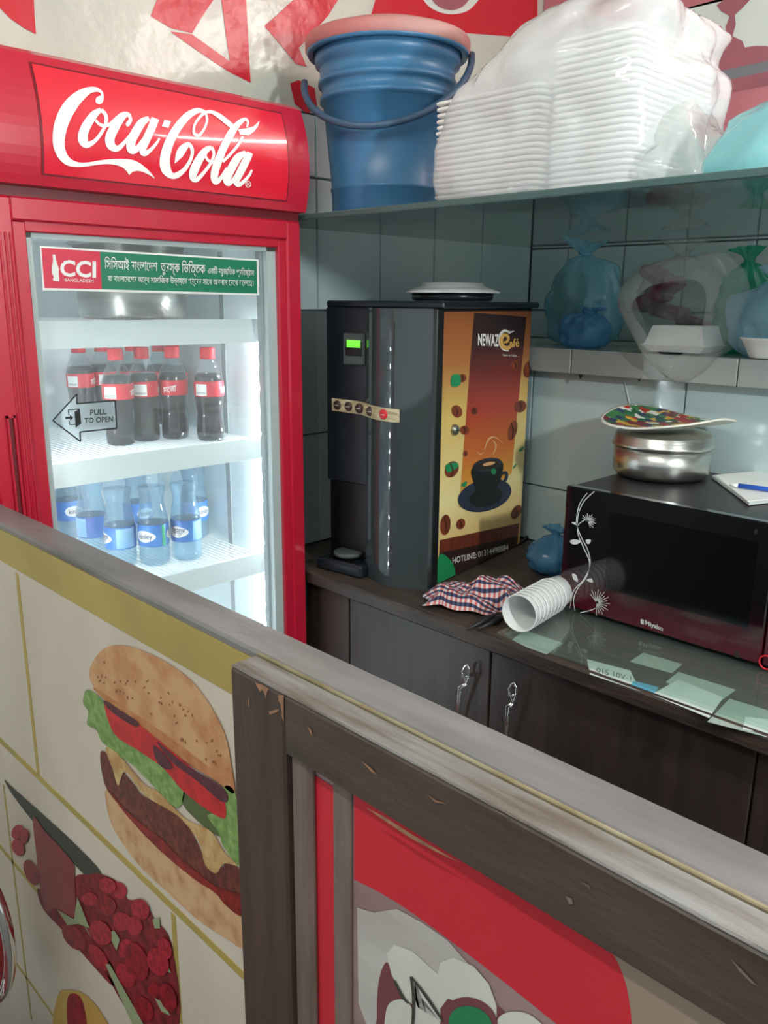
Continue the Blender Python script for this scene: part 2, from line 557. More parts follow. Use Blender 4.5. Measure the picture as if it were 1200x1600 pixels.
M('worn_wood', rgb(130, 129, 126), 0.5, col2=rgb(92, 82, 72), scale=8, stretch=(1, 9, 9), bump=0.25, bscale=40)
M('bead_wood', rgb(124, 108, 98), 0.55, col2=rgb(104, 88, 78), scale=8, stretch=(8, 8, 1), bump=0.1)
M('bare_wood', rgb(166, 122, 92), 0.7, col2=rgb(132, 96, 72), scale=90)
M('print_cream', rgb(216, 204, 186), 0.42, col2=rgb(198, 186, 168), scale=4, stretch=(1, 1, 0.5))
M('print_olive', rgb(184, 162, 84), 0.45, col2=rgb(164, 144, 76), scale=5)
M('olive_dull', rgb(112, 100, 68), 0.6, col2=rgb(140, 130, 104), scale=30)  # duller, darker mottled olive than the band
M('bun', rgb(204, 158, 112), 0.5, col2=rgb(178, 112, 66), scale=26, lo=.42, hi=.72)
M('toast_shade', rgb(178, 108, 62), 0.5, col2=rgb(196, 138, 90), scale=60)  # toasted brown that also serves as shading on the printed bun's lower edge
M('bun_low', rgb(208, 168, 124), 0.5, col2=rgb(176, 120, 80), scale=40, lo=.45, hi=.75)
M('seed', rgb(150, 92, 56), 0.5)
M('tomato', rgb(206, 36, 38), 0.4, col2=rgb(176, 26, 32), scale=60)
M('onion', rgb(96, 40, 52), 0.5, col2=rgb(70, 30, 40), scale=80)
M('lettuce', rgb(104, 140, 70), 0.5, col2=rgb(150, 176, 104), scale=80, lo=.4, hi=.7)
M('cucumber', rgb(84, 96, 52), 0.5)
M('patty', rgb(84, 36, 28), 0.45, col2=rgb(128, 62, 46), scale=110, lo=.4, hi=.7)
M('sauce', rgb(150, 36, 26), 0.4, col2=rgb(110, 24, 20), scale=90)
M('cream_sauce', rgb(206, 176, 120), 0.45, col2=rgb(180, 134, 80), scale=60)
M('berry', rgb(160, 26, 40), 0.4, col2=rgb(110, 14, 24), scale=90)
M('berry_bright', rgb(186, 40, 54), 0.4, col2=rgb(130, 20, 34), scale=110)  # brighter of the red variations among the printed berries
M('berry_dark', rgb(92, 18, 24), 0.5, col2=rgb(140, 34, 40), scale=70)
M('glass_pink', rgb(150, 62, 62), 0.4, col2=rgb(128, 44, 48), scale=9)
M('shade_print', rgb(60, 62, 52), 0.5)
M('orange_print', rgb(200, 144, 56), 0.5, col2=rgb(190, 160, 90), scale=10)
M('pale_leaf', rgb(150, 160, 120), 0.5)
M('panel_red', rgb(206, 42, 54), 0.36, col2=rgb(196, 40, 52), scale=4)
M('panel_mauve', rgb(158, 132, 128), 0.45, col2=rgb(136, 110, 108), scale=5, stretch=(1, 1, 4))
M('panel_grey', rgb(196, 192, 184), 0.45, col2=rgb(174, 168, 160), scale=4, stretch=(1, 1, 5))
M('petal', rgb(216, 216, 204), 0.45, col2=rgb(200, 200, 188), scale=6)
M('panel_plum', rgb(118, 64, 68), 0.45)
M('panel_green', rgb(30, 118, 72), 0.45, col2=rgb(50, 140, 90), scale=20)
M('panel_tan', rgb(160, 140, 122), 0.45, col2=rgb(140, 120, 104), scale=4)
M('red_pad', rgb(120, 20, 26), 0.5)
M('lamp_glow', (1.0, 0.98, 0.94, 1), 0.5, emit=TUBE_POWER)
M('room_fill', (1.0, 0.95, 0.88, 1), 0.5, emit=ROOM_FILL_POWER)
M('side_fill', (0.95, 1.0, 1.0, 1), 0.5, emit=SIDE_FILL_POWER)
M('lamp_body', rgb(226, 226, 222), 0.5)

def check_material():
    m = MATS['check_cloth']; nt = m.node_tree; b = nt.nodes['Principled BSDF']
    uv = nt.nodes.new('ShaderNodeUVMap')
    sp = nt.nodes.new('ShaderNodeSeparateXYZ')
    nt.links.new(uv.outputs[0], sp.inputs[0])
    def square(k):
        mm = nt.nodes.new('ShaderNodeMath'); mm.operation = 'MULTIPLY'; mm.inputs[1].default_value = 23
        fr = nt.nodes.new('ShaderNodeMath'); fr.operation = 'FRACT'
        gt = nt.nodes.new('ShaderNodeMath'); gt.operation = 'GREATER_THAN'; gt.inputs[1].default_value = 0.5
        nt.links.new(sp.outputs[k], mm.inputs[0]); nt.links.new(mm.outputs[0], fr.inputs[0]); nt.links.new(fr.outputs[0], gt.inputs[0])
        return gt
    a, c = square(0), square(1)
    m1 = nt.nodes.new('ShaderNodeMix'); m1.data_type = 'RGBA'
    m1.inputs['A'].default_value = rgb(206, 192, 188); m1.inputs['B'].default_value = rgb(196, 106, 100)
    m2 = nt.nodes.new('ShaderNodeMix'); m2.data_type = 'RGBA'
    m2.inputs['A'].default_value = rgb(70, 72, 104); m2.inputs['B'].default_value = rgb(34, 36, 62)
    m3 = nt.nodes.new('ShaderNodeMix'); m3.data_type = 'RGBA'
    nt.links.new(a.outputs[0], m1.inputs['Factor']); nt.links.new(a.outputs[0], m2.inputs['Factor'])
    nt.links.new(c.outputs[0], m3.inputs['Factor'])
    nt.links.new(m1.outputs['Result'], m3.inputs['A']); nt.links.new(m2.outputs['Result'], m3.inputs['B'])
    nt.links.new(m3.outputs['Result'], b.inputs['Base Color'])
check_material()

def patch_material():
    """plate decorated with a patchwork of coloured squares"""
    m = M('patchwork', rgb(200, 60, 50), 0.35)
    nt = m.node_tree; b = nt.nodes['Principled BSDF']
    tc = nt.nodes.new('ShaderNodeTexCoord')
    v = nt.nodes.new('ShaderNodeTexVoronoi'); v.distance = 'CHEBYCHEV'; v.inputs['Scale'].default_value = 52
    nt.links.new(tc.outputs['Object'], v.inputs['Vector'])
    sp = nt.nodes.new('ShaderNodeSeparateColor'); nt.links.new(v.outputs['Color'], sp.inputs[0])
    cr = nt.nodes.new('ShaderNodeValToRGB'); cr.color_ramp.interpolation = 'CONSTANT'
    cols = [rgb(40, 100, 64), rgb(170, 44, 40), rgb(214, 170, 60), rgb(222, 222, 210), rgb(50, 56, 96), rgb(60, 120, 72), rgb(120, 40, 52)]
    e = cr.color_ramp.elements
    e[0].color = cols[0]; e[1].position = 1 / 7; e[1].color = cols[1]
    for i in range(2, 7):
        x = e.new(i / 7); x.color = cols[i]
    nt.links.new(sp.outputs[0], cr.inputs[0]); nt.links.new(cr.outputs[0], b.inputs['Base Color'])
patch_material()

# ================================================================== THE SETTING
XL, YB, YL, ZC = -1.58, 2.20, 1.75, 0.892    # left wall, alcove wall, lower wall, worktop
ZSH = 1.66                                    # glass shelf underside
struct(B().box((-3.2, -2.5, -0.06), (2.4, 2.5, 0.0)).build('floor', 'floor_tile'))
struct(B().box((-3.2, -0.6, 2.85), (2.4, 2.5, 2.95)).build('ceiling', 'plaster'))

def tiles(wall, fn, us, zs, mat, gap=0.0025, th=0.006):
    """glazed tiles standing proud of the wall; fn(u, z, depth) gives the point"""
    for i in range(len(us) - 1):
        for k in range(len(zs) - 1):
            a0, a1, b0, b1 = us[i] + gap / 2, us[i + 1] - gap / 2, zs[k] + gap / 2, zs[k + 1] - gap / 2
            e = 0.002
            vs = [fn(a0, b0, 0), fn(a1, b0, 0), fn(a1, b1, 0), fn(a0, b1, 0),
                  fn(a0 + e, b0 + e, th), fn(a1 - e, b0 + e, th), fn(a1 - e, b1 - e, th), fn(a0 + e, b1 - e, th)]
            B().add(vs, [(4, 5, 6, 7), (0, 1, 5, 4), (1, 2, 6, 5), (2, 3, 7, 6), (3, 0, 4, 7)]).build('tile', mat, wall, world=True)

# left side wall: bulkhead over the fridge recess, side wall of the counter niche
wl = B()
wl.box((-2.2, -0.6, 1.96), (XL, YB + 0.1, 2.85))
wl.box((-2.2, 1.165, 0.0), (XL, YB + 0.1, 1.96))
wl.box((-2.2, -0.6, 0.0), (-2.1, 1.165, 1.96))
wl.box((-2.1, -0.6, 0.0), (XL, 0.40, 1.96))
wall_left = struct(wl.build('wall_left', 'grout'))
def fl(u, z, d): return (XL + d, u, z)
tiles(wall_left, fl, [1.167, 1.334, 1.545, 1.75, 1.955, YB - .006], [ZC, 1.174, 1.474, 1.774, 1.91], 'tile')
B().box((XL, -0.6, 1.912), (XL + 0.004, YB - 0.001, 2.85)).build('banner', 'banner_cream', wall_left)
B().box((XL, -0.6, 0.0), (XL + .003, .40, 1.912)).build('plaster_face', 'plaster', wall_left)
PL = Plane((XL + 0.004, 0, 0), (1, 0, 0))
zt = z2p(0, 0, 1 / 2.4)
for pts in ([(-60, -60), (125, -40), (130, 60), (135, 128), (90, 105), (40, 70), (0, 30), (-60, 0)],
            [(595, -20), (565, 60), (640, 105), (720, 125), (760, 60), (800, 0), (810, -20)],
            [(640, 118), (720, 128), (862, 230), (850, 150), (828, -20), (922, -20), (940, 310), (860, 270), (740, 190)],
            [(992, 98), (1100, 0), (1130, -20), (1280, -20), (1230, 60), (1120, 180), (1150, 250), (1110, 240), (1050, 165)],
            [(1088, 312), (1120, 300), (1180, 330), (1190, 410), (1150, 425), (1105, 390)]):
    B().poly([PL(zt(q), 0.0012) for q in pts]).build('banner_letter', 'banner_red', wall_left, world=True)
B().poly([PL(q, 0.0012) for q in [(598, -40), (575, 40), (840, 60), (840, -60)]]).build('banner_print', 'banner_red', wall_left, world=True)
blotch(B(), [(662, -20), (668, 8), (700, 22), (735, 14), (750, -20)], PL, 0.0022).build('banner_picture', 'banner_white', wall_left, world=True)
blotch(B(), [(672, -20), (680, 6), (705, 16), (728, 6), (735, -20)], PL, 0.003).build('banner_picture', 'banner_mauve', wall_left, world=True)

# back wall: lower tiled wall, projecting ledge, recessed alcove wall above
wb = B()
wb.box((XL, YL, 0.0), (1.31, YB + 0.1, 1.335))
wb.box((XL, YB, 1.335), (1.31, YB + 0.1, 2.85))
wall_back = struct(wb.build('wall_back', 'grout'))
def fb(y): return lambda u, z, d: (u, y - d, z)
tiles(wall_back, fb(YL), [XL + .008, -1.225, -0.823, -0.42, -0.02, 0.38, 0.78], [ZC, 1.04, 1.335], 'tile')
tiles(wall_back, fb(YB), [XL + .008, -1.44, -1.255, -1.074, -0.889, -0.70, -0.51, -0.32, -0.13, 0.06, 0.25, 0.44], [1.39, 1.474, 1.655, 1.774, 1.90], 'tile')
led = struct(B().box((XL, 1.715, 1.335), (1.31, YB, 1.384), 0.004).build('trim_1', 'grout'))
for i, (a, b_) in enumerate([(XL + .008, -1.095), (-1.095, -0.70), (-0.70, -0.30), (-0.30, 0.10), (0.10, 0.5)]):
    B().box((a + .001, 1.708, 1.334), (b_ - .001, 1.716, 1.391), .002).build('tile', 'ledge_tile', led)
    B().box((a + .001, 1.709, 1.384), (b_ - .001, YB - .01, 1.391), .002).build('tile', 'ledge_tile', led)
PB = Plane((0, YB - 0.004, 0), (0, -1, 0))
zq = z2p(960, 0, 0.2)
B().box((XL + 0.006, YB - 0.004, 1.905), (1.31, YB, 2.85)).build('banner', 'banner_pink', wall_back)
blotch(B(), [(-700, 320), (260, 145), (880, 0), (1330, -100), (1330, 420), (1190, 360), (1090, 358), (1020, 372), (1000, 320), (940, 290), (918, 275), (948, 190), (940, 110), (1000, 60), (1060, 0), (1010, -60), (900, -30), (805, 40), (830, 85), (900, 125), (870, 210), (885, 285), (800, 350), (740, 430), (690, 455), (-700, 700)],
       lambda q, o: PB(zq(q), o), 0.0012, sm=False).build('banner_print', 'banner_white', wall_back, world=True)
blotch(B(), [(-700, 740), (690, 455), (760, 430), (885, 285), (940, 290), (1000, 320), (1020, 372), (1190, 360), (1330, 420), (1330, 445), (690, 585), (-700, 900)],
       lambda q, o: PB(zq(q), o), 0.0022, sm=False).build('banner_print', 'banner_mauve', wall_back, world=True)
blotch(B(), [(800, 40), (900, -40), (1060, -20), (1000, 60), (940, 115), (948, 190), (920, 290), (880, 290), (870, 210), (900, 125), (830, 85)],
       lambda q, o: PB(zq(q), o), 0.003, sm=False).build('banner_print', 'banner_mauve', wall_back, world=True)
B().poly([PB(zq(q), 0.0022) for q in [(-700, 900), (690, 585), (1330, 445), (1330, 530), (720, 660), (-700, 990)]]).build('banner_print', 'banner_grey', wall_back, world=True)
B().poly([PB(zq(q), 0.0022) for q in [(-700, 990), (720, 660), (1330, 530), (1330, 640), (740, 745), (-700, 1080)]]).build('banner_print', 'banner_mauve', wall_back, world=True)
blotch(B(), [(565, 245), (590, 200), (640, 180), (690, 200), (660, 240), (600, 275)], lambda q, o: PB(zq(q), o), 0.002).build('banner_print', 'label_green', wall_back, world=True)

# ================================================================== LAMPS
t = thing('tube_lamp', 'white tube lamp high on the wall over the back counter, right of the frame', 'lamp', (-0.5, 2.13, 2.52))
B().box((0, 0.02, -0.03), (1.3, 0.064, 0.03), .006).build('lamp_housing', 'lamp_body', t)
B().tube([(0.02, -0.005, 0), (1.28, -0.005, 0)], 0.018, 12).build('tube', 'lamp_glow', t)
t = thing('tube_lamp', 'added white fill tube, unseen, on the ceiling over the customer side', 'lamp', (-0.9, -0.54, 2.79))  # added tube out of view, there to light the partition front
B().box((0, -0.03, 0.0), (1.3, 0.03, 0.05), .006).build('lamp_housing', 'lamp_body', t)
B().tube([(0.02, 0, -0.022), (1.28, 0, -0.022)], 0.02, 12).build('tube', 'room_fill', t)

t = thing('fill_bulb', 'added bare fill bulb, unseen, over the right end of the serving aisle', 'lamp', (0.48, 0.86, 1.80))  # added bulb out of view, there to brighten the niche under the shelf
B().lathe([(0, -.04), (.015, -.037), (.03, -.026), (.039, -.008), (.039, .008), (.03, .026), (.018, .04), (.016, .05)], seg=24).build('bulb', 'side_fill', t)
B().lathe([(0, .092), (.012, .09), (.02, .08), (.021, .05), (.016, .048)], seg=20).build('socket', 'lamp_body', t)
B().tube([(0, 0, .09), (0, 0, 1.05)], .003, 6).build('flex', 'cable', t)
struct(B().box((1.312, 0.55, 0.0), (1.40, 2.3, 2.85)).build('bounce_wall_right', 'plaster'))  # unseen wall, kept for the white light it bounces back

# ================================================================== FRIDGE
FX, FY0, FY1 = -1.40, 0.488, 1.143
fr = thing('display_fridge', 'red glass door drinks fridge with white lettered header sign', 'fridge', (FX, 0.815, 0))
c = B()
c.box((-2.02, FY0, 0.06), (-1.445, FY0 + 0.05, 1.66)); c.box((-2.02, FY1 - 0.045, 0.06), (-1.445, FY1, 1.66))
c.box((-2.02, FY0, 0.06), (-1.96, FY1, 1.66)); c.box((-2.02, FY0, 1.635), (-1.445, FY1, 1.86)); c.box((-2.02, FY0, 0.06), (-1.445, FY1, 0.24))
c.build('cabinet', 'fridge_red', fr, world=True)
c = B(); iy0, iy1 = FY0 + 0.05, FY1 - 0.045
c.box((-1.96, iy0, 0.24), (-1.945, iy1, 1.635)); c.box((-1.945, iy0, 0.24), (-1.446, iy0 + 0.012, 1.635)); c.box((-1.945, iy1 - 0.012, 0.24), (-1.446, iy1, 1.635))
c.box((-1.945, iy0, 1.622), (-1.446, iy1, 1.635)); c.box((-1.945, iy0, 0.24), (-1.446, iy1, 0.252))
c.build('liner', 'liner_white', fr, world=True)
for y in (FY0 + .05, FY1 - .07):
    for x in (-1.99, -1.48):
        B().lathe([(0.0, 0.0), (.02, 0.0), (.02, .05), (.012, .062)], (x, y, 0), 12).build('foot', 'cable', fr, world=True)
# header sign
def hx(z): return FX + 0.028 * (1 - ((z - 1.755) / 0.115) ** 2)
def on_header(q, off=0.0):
    x = FX
    for _ in range(6):
        p = at(q[0], q[1], 0, x + off); x = hx(min(max(p.z, 1.66), 1.87))
    return p
prof = [(hx(1.672 + i * (1.866 - 1.672) / 14), 1.672 + i * (1.866 - 1.672) / 14) for i in range(15)]
outl = [(-1.60, 1.672)] + [(-1.44, 1.668)] + prof + [(FX - .02, 1.876), (-1.60, 1.882)]
h = B(); rows = [[Vector((x, y, z)) for y in (FY0 - .004, FY1 + .002)] for x, z in outl]
h.grid(rows, False)
n = len(outl)
for y in (FY0 - .004, FY1 + .002):
    h.poly([(x, y, z) for x, z in outl])
hd = h.build('header_sign', 'fridge_red', fr, world=True)
def header_patch(y0, y1, z0, z1, off, n=12):
    return [[Vector((hx(z0 + (z1 - z0) * i / n) + off, y, z0 + (z1 - z0) * i / n)) for y in (y0, y1)] for i in range(n + 1)]
B().grid(header_patch(0.600, 1.092, 1.688, 1.853, 0.0015), True).build('sign_groove', 'fridge_red_dark', hd, world=True)
B().grid(header_patch(0.603, 1.089, 1.690, 1.850, 0.0025), True).build('sign_panel', 'sign_red', hd, world=True)
B().box((-1.45, FY0, 1.655), (-1.408, FY1, 1.673)).build('header_gap', 'fridge_red_dark', fr, world=True)
A2, A3 = z2p(80, 130, .15), z2p(240, 150, .15)
LO = 0.004
lg = B()
C1 = [(500, 220), (470, 205), (462, 180), (472, 150), (498, 134), (518, 128), (515, 105), (485, 90), (440, 95), (400, 112), (350, 160), (300, 215), (250, 290), (205, 370), (165, 470), (145, 560), (138, 640), (150, 700), (175, 755), (215, 795), (270, 820), (330, 827), (400, 822), (500, 805), (600, 793), (700, 788), (780, 790), (850, 800), (910, 825), (960, 860), (1010, 905), (1050, 950), (1078, 992), (1030, 960), (980, 935), (930, 917), (880, 915), (840, 930), (812, 955), (795, 930), (760, 890), (710, 862), (650, 848), (580, 842), (500, 848), (400, 862), (320, 872), (250, 873), (180, 860), (130, 835), (80, 785), (45, 725), (22, 655), (15, 580), (20, 490), (40, 390), (75, 300), (120, 220), (180, 150), (250, 95), (320, 58), (390, 40), (450, 38), (500, 55), (535, 90), (547, 130), (545, 170), (530, 205)]
blotch(lg, [A2(q) for q in C1], on_header, LO, 3)
for pts in ([(520, 275, 40), (450, 325, 80), (380, 420, 95), (335, 520, 100), (335, 600, 100), (375, 640, 70), (450, 605, 42), (520, 520, 35), (565, 430, 35), (570, 340, 38), (520, 275, 40)],
            [(462, 385, 26), (500, 425, 30), (560, 445, 36), (620, 420, 36), (690, 355, 36)],
            [(806, 448, 24), (800, 425, 46), (826, 380, 36), (800, 326, 44), (735, 350, 84), (660, 460, 100), (612, 570, 100), (625, 650, 90), (690, 680, 60), (760, 620, 40), (830, 530, 28), (880, 470, 24)],
            [(1020, 365, 46), (950, 405, 82), (885, 500, 95), (832, 610, 95), (838, 690, 90), (885, 690, 60), (950, 600, 36), (1030, 480, 32)],
            [(1085, 366, 86), (1040, 480, 84), (985, 600, 84), (952, 695, 72), (975, 733, 56), (1040, 690, 38), (1100, 620, 28), (1128, 572, 20)]):
    stroke(lg, [A2(q) for q in pts], on_header, LO)
for pts in ([(540, 165, 26), (460, 152, 56), (370, 195, 75), (290, 275, 84), (210, 390, 92), (150, 520, 98), (118, 650, 104), (128, 760, 104), (185, 828, 66), (250, 822, 60), (330, 755, 44), (390, 650, 34), (402, 560, 36), (365, 503, 44), (310, 545, 80), (268, 612, 76), (222, 700, 6)],
            [(548, 190, 24), (556, 260, 25), (525, 345, 25), (470, 410, 30), (420, 385, 28), (425, 310, 25), (465, 240, 28), (530, 178, 32), (600, 165, 36), (680, 205, 50), (750, 260, 54), (815, 313, 54)],
            [(605, 532, 35), (540, 570, 70), (470, 670, 88), (420, 780, 92), (410, 850, 70), (450, 870, 50), (530, 790, 36), (600, 690, 32), (628, 600, 30), (605, 532, 35)],
            [(540, 620, 24), (570, 672, 28), (640, 697, 30)],
            [(972, 325, 20), (982, 270, 24), (950, 242, 34), (880, 292, 60), (800, 400, 80), (720, 560, 80), (652, 740, 84), (632, 850, 76), (655, 897, 54), (712, 840, 40), (765, 750, 30)],
            [(930, 420, 28), (880, 510, 30), (800, 605, 30), (720, 685, 30)],
            [(960, 586, 40), (880, 640, 80), (808, 760, 88), (762, 865, 82), (785, 915, 48), (845, 850, 36), (920, 720, 32), (985, 630, 30)],
            [(1005, 590, 66), (960, 680, 80), (900, 800, 80), (862, 885, 70), (890, 925, 48), (950, 880, 36), (1000, 820, 28), (1025, 768, 22)]):
    stroke(lg, [A3(q) for q in pts], on_header, LO)
blotch(lg, [A3(q) for q in [(880, 348), (960, 338), (1040, 318), (1105, 258), (1085, 320), (1045, 372), (985, 410), (900, 402)]], on_header, LO, sm=False)
blotch(lg, [A3(q) for q in [(113, 250), (180, 262), (155, 332), (86, 316)]], on_header, LO, sm=False)
stroke(lg, [A3((985 + 25 * math.cos(a), 920 + 32 * math.sin(a), 7)) for a in (k * math.pi / 6 for k in range(12))], on_header, LO, 2, True)
text_px(lg, 'R', A3((972, 938)), A3((1000, 940)), 5.4, on_header, LO)
lg.build('logo', 'logo_white', hd, world=True)
# door
d = B()
oy0, oy1, oz0, oz1 = 0.556, 1.106, 0.33, 1.618
d.box((-1.44, FY0, 0.09), (FX, oy0, 1.655), .004); d.box((-1.44, oy1, 0.09), (FX, FY1, 1.655), .004)
d.box((-1.44, oy0 - .003, oz1), (FX, oy1 + .003, 1.655), .003); d.box((-1.44, oy0 - .003, 0.09), (FX, oy1 + .003, oz0), .003)
door = d.build('door', 'fridge_red', fr, world=True)
d = B(); ix = FX - .006
gy0, gy1, gz0, gz1 = 0.577, 1.088, 0.35, 1.602
d.box((-1.438, oy0 - .002, oz0), (ix, gy0, oz1), .002); d.box((-1.438, gy1, oz0), (ix, oy1 + .002, oz1), .002)
d.box((-1.438, gy0 - .002, gz1), (ix, gy1 + .002, oz1 + .002), .002); d.box((-1.438, gy0 - .002, oz0 - .002), (ix, gy1 + .002, gz0), .002)
d.build('door_bezel', 'fridge_red', door, world=True)
for y in (0.530, 0.539, 0.547):
    B().box((FX - .001, y, 0.12), (FX + .003, y + 0.004, 1.60), .0015).build('door_ridge', 'fridge_red', door, world=True)
PD0 = Plane((FX, 0, 0), (1, 0, 0))
hs = B(); q = [PD0(p) for p in ((6, 594), (20, 598), (36, 742), (24, 746))]
ymin, ymax, zmin, zmax = 0.512, 0.526, 1.10, 1.31
hs.box((FX - .002, ymin, zmin), (FX + .006, ymin + .003, zmax)); hs.box((FX - .002, ymax - .003, zmin), (FX + .006, ymax, zmax))
hs.box((FX - .002, ymin, zmax - .004), (FX + .006, ymax, zmax)); hs.box((FX - .002, ymin, zmin), (FX + .006, ymax, zmin + .004))
hd_ = hs.build('handle_slot', 'fridge_red', door, world=True)
B().box((FX - .001, ymin + .003, zmin + .004), (FX + .001, ymax - .003, zmax - .004)).build('slot_inset', 'fridge_red_dark', door, world=True)
gx = -1.412
B().box((gx - .004, gy0 - .004, gz0 - .004), (gx, gy1 + .004, gz1 + .004)).build('glass', 'door_glass', door, world=True)
g = B()
g.box((-1.438, gy0, gz0), (gx - .005, gy0 + .012, gz1)); g.box((-1.438, gy1 - .022, gz0), (gx - .005, gy1, gz1))
g.box((-1.438, gy0, gz1 - .008), (gx - .005, gy1, gz1)); g.box((-1.438, gy0, gz0), (gx - .005, gy1, gz0 + .012))
g.build('gasket', 'gasket', door, world=True)
B().box((-1.444, gy1 - .030, gz0), (-1.430, gy1 - .024, gz1)).build('gasket_fin', 'rail_grey', door, world=True)
# sticker on the glass
PG = Plane((gx, 0, 0), (1, 0, 0))
def flat(b, pts, off): return b.poly([PG(p, off) for p in pts])
flat(B(), [(62, 384), (404, 405.5), (405, 461.5), (67, 453.5)], .0006).build('sticker', 'sticker_white', door, world=True)
flat(B(), [(64.5, 387), (156, 393), (159, 452), (69.5, 450)], .0010).build('sticker_field', 'sticker_red', door, world=True)
flat(B(), [(156, 393), (401, 408), (402, 458.5), (159, 452)], .0010).build('sticker_field', 'sticker_green', door, world=True)
s6 = z2p(60, 370, .15)
blotch(B(), [s6(q) for q in [(148, 185), (177, 187), (182, 240), (200, 290), (214, 340), (212, 390), (218, 440), (216, 465), (155, 460), (150, 440), (160, 420), (142, 380), (140, 320), (150, 270), (152, 230)]], PG, .0014, sm=False).build('sticker_bottle', 'sticker_white', door, world=True)
tx = B(); text_px(tx, 'CCI', (94, 430.5), (150, 433), 25, PG, .0014, 0.03); tx.build('sticker_lettering', 'sticker_white', door, world=True)
tx = B(); text_px(tx, 'BANGLADESH', (101, 440), (146, 441.5), 5.5, PG, .0014); tx.build('sticker_lettering', 'sticker_white', door, world=True)
tx = B()
text_px(tx, 'িসিসআই বাংলােদশ, তুরস্ক-িভিত্তক', (163.5, 419.5), (321, 427.5), 15, PG, .0014, 0.006)
text_px(tx, 'একিট বহুজািতক প্রিতষ্ঠান,', (325, 427.5), (397, 431), 9.5, PG, .0014, 0.006)
text_px(tx, 'যা বাংলােদেশর আর্থ-সামািজক উন্নয়েন গর্েবর সােথ অবদান েরেখ চেলেছ।', (168.5, 439.5), (396, 447), 9.5, PG, .0014, 0.006)
tx.build('sticker_lettering', 'sticker_white', door, world=True)
ar = B()
P7 = z2p(0, 560, 1 / 6)
ap = [P7(q) for q in [(495, 582), (720, 335), (720, 425), (1080, 395), (1095, 655), (750, 690), (755, 780)]]
flat(B(), ap, .0003).build('arrow_fill', 'arrow_film', door, world=True)
for i in range(7):
    a, b_ = ap[i], ap[(i + 1) % 7]
    stroke(ar, [(a[0], a[1], 2.2), (b_[0], b_[1], 2.2)], PG, .0006, 1)
for seg in ([(745, 475), (640, 482)], [(640, 482), (645, 535)], [(648, 585), (652, 620)], [(652, 620), (710, 618)]):
    a, b_ = P7(seg[0]), P7(seg[1]); stroke(ar, [(a[0], a[1], 1.6), (b_[0], b_[1], 1.6)], PG, .0006, 1)
blotch(ar, [P7(q) for q in [(698, 500), (748, 472), (762, 610), (710, 650)]], PG, .0008, sm=False)
blotch(ar, [P7(q) for q in [(612, 548), (655, 546), (655, 528), (688, 554), (658, 585), (656, 566), (614, 570)]], PG, .0008, sm=False)
text_px(ar, 'PULL', P7((846, 532)), P7((1000, 524)), 8.6, PG, .0006, 0.02)
text_px(ar, 'TO OPEN', P7((790, 609)), P7((1060, 590)), 8.6, PG, .0006, 0.02)
ar.build('arrow_print', 'sticker_ink', door, world=True)
# shelves, uprights, led strips
SHELF = {1: 1.455, 2: 1.202, 3: 0.938, 4: 0.68}
for k, z in SHELF.items():
    s = B(); x0, x1 = -1.93, -1.475; a, b_ = iy0 + .02, iy1 - .03
    s.tube([(x0, a, z - .004), (x1, a, z - .004), (x1, b_, z - .004), (x0, b_, z - .004)], .003, 6, True)
    sh = s.build('shelf', 'wire_white', fr, world=True)
    w = B(); m = 44
    for i in range(m):
        y = a + (b_ - a) * (i + .5) / m
        w.box((x0, y - .0014, z - .003), (x1, y + .0014, z))
    wo = w.build('shelf_wires', 'wire_white', sh, world=True); wo['kind'] = 'stuff'
    r = B(); rh = .040 if k != 1 else .044
    r.prism([(-1.476, a - .01, z + .004), (-1.466, a - .01, z + .004), (-1.458, a - .01, z - rh), (-1.464, a - .01, z - rh), (-1.474, a - .01, z - .004)], (0, b_ - a + .02, 0))
    r.build('price_rail', 'liner_white', sh, world=True)
for x, y in ((-1.62, iy1 - .0145), (-1.62, iy0 + .0125)):
    B().box((x, y, 0.28), (x + .016, y + .003, 1.60)).build('shelf_upright', 'rail_grey', fr, world=True)
for y, s_ in ((iy1 - .014, -1), (iy0 + .014, 1)):
    st = B().box((-1.478, min(y, y + s_ * .006), 0.30), (-1.462, max(y, y + s_ * .006), 1.40)).build('led_strip', 'led', fr, world=True)
    for i in range(23):
        z = 0.31 + i * .05
        B().box((-1.474, min(y + s_ * .006, y + s_ * .009), z), (-1.466, max(y + s_ * .006, y + s_ * .009), z + .006)).build('led_chip', 'led_dot', st, world=True)

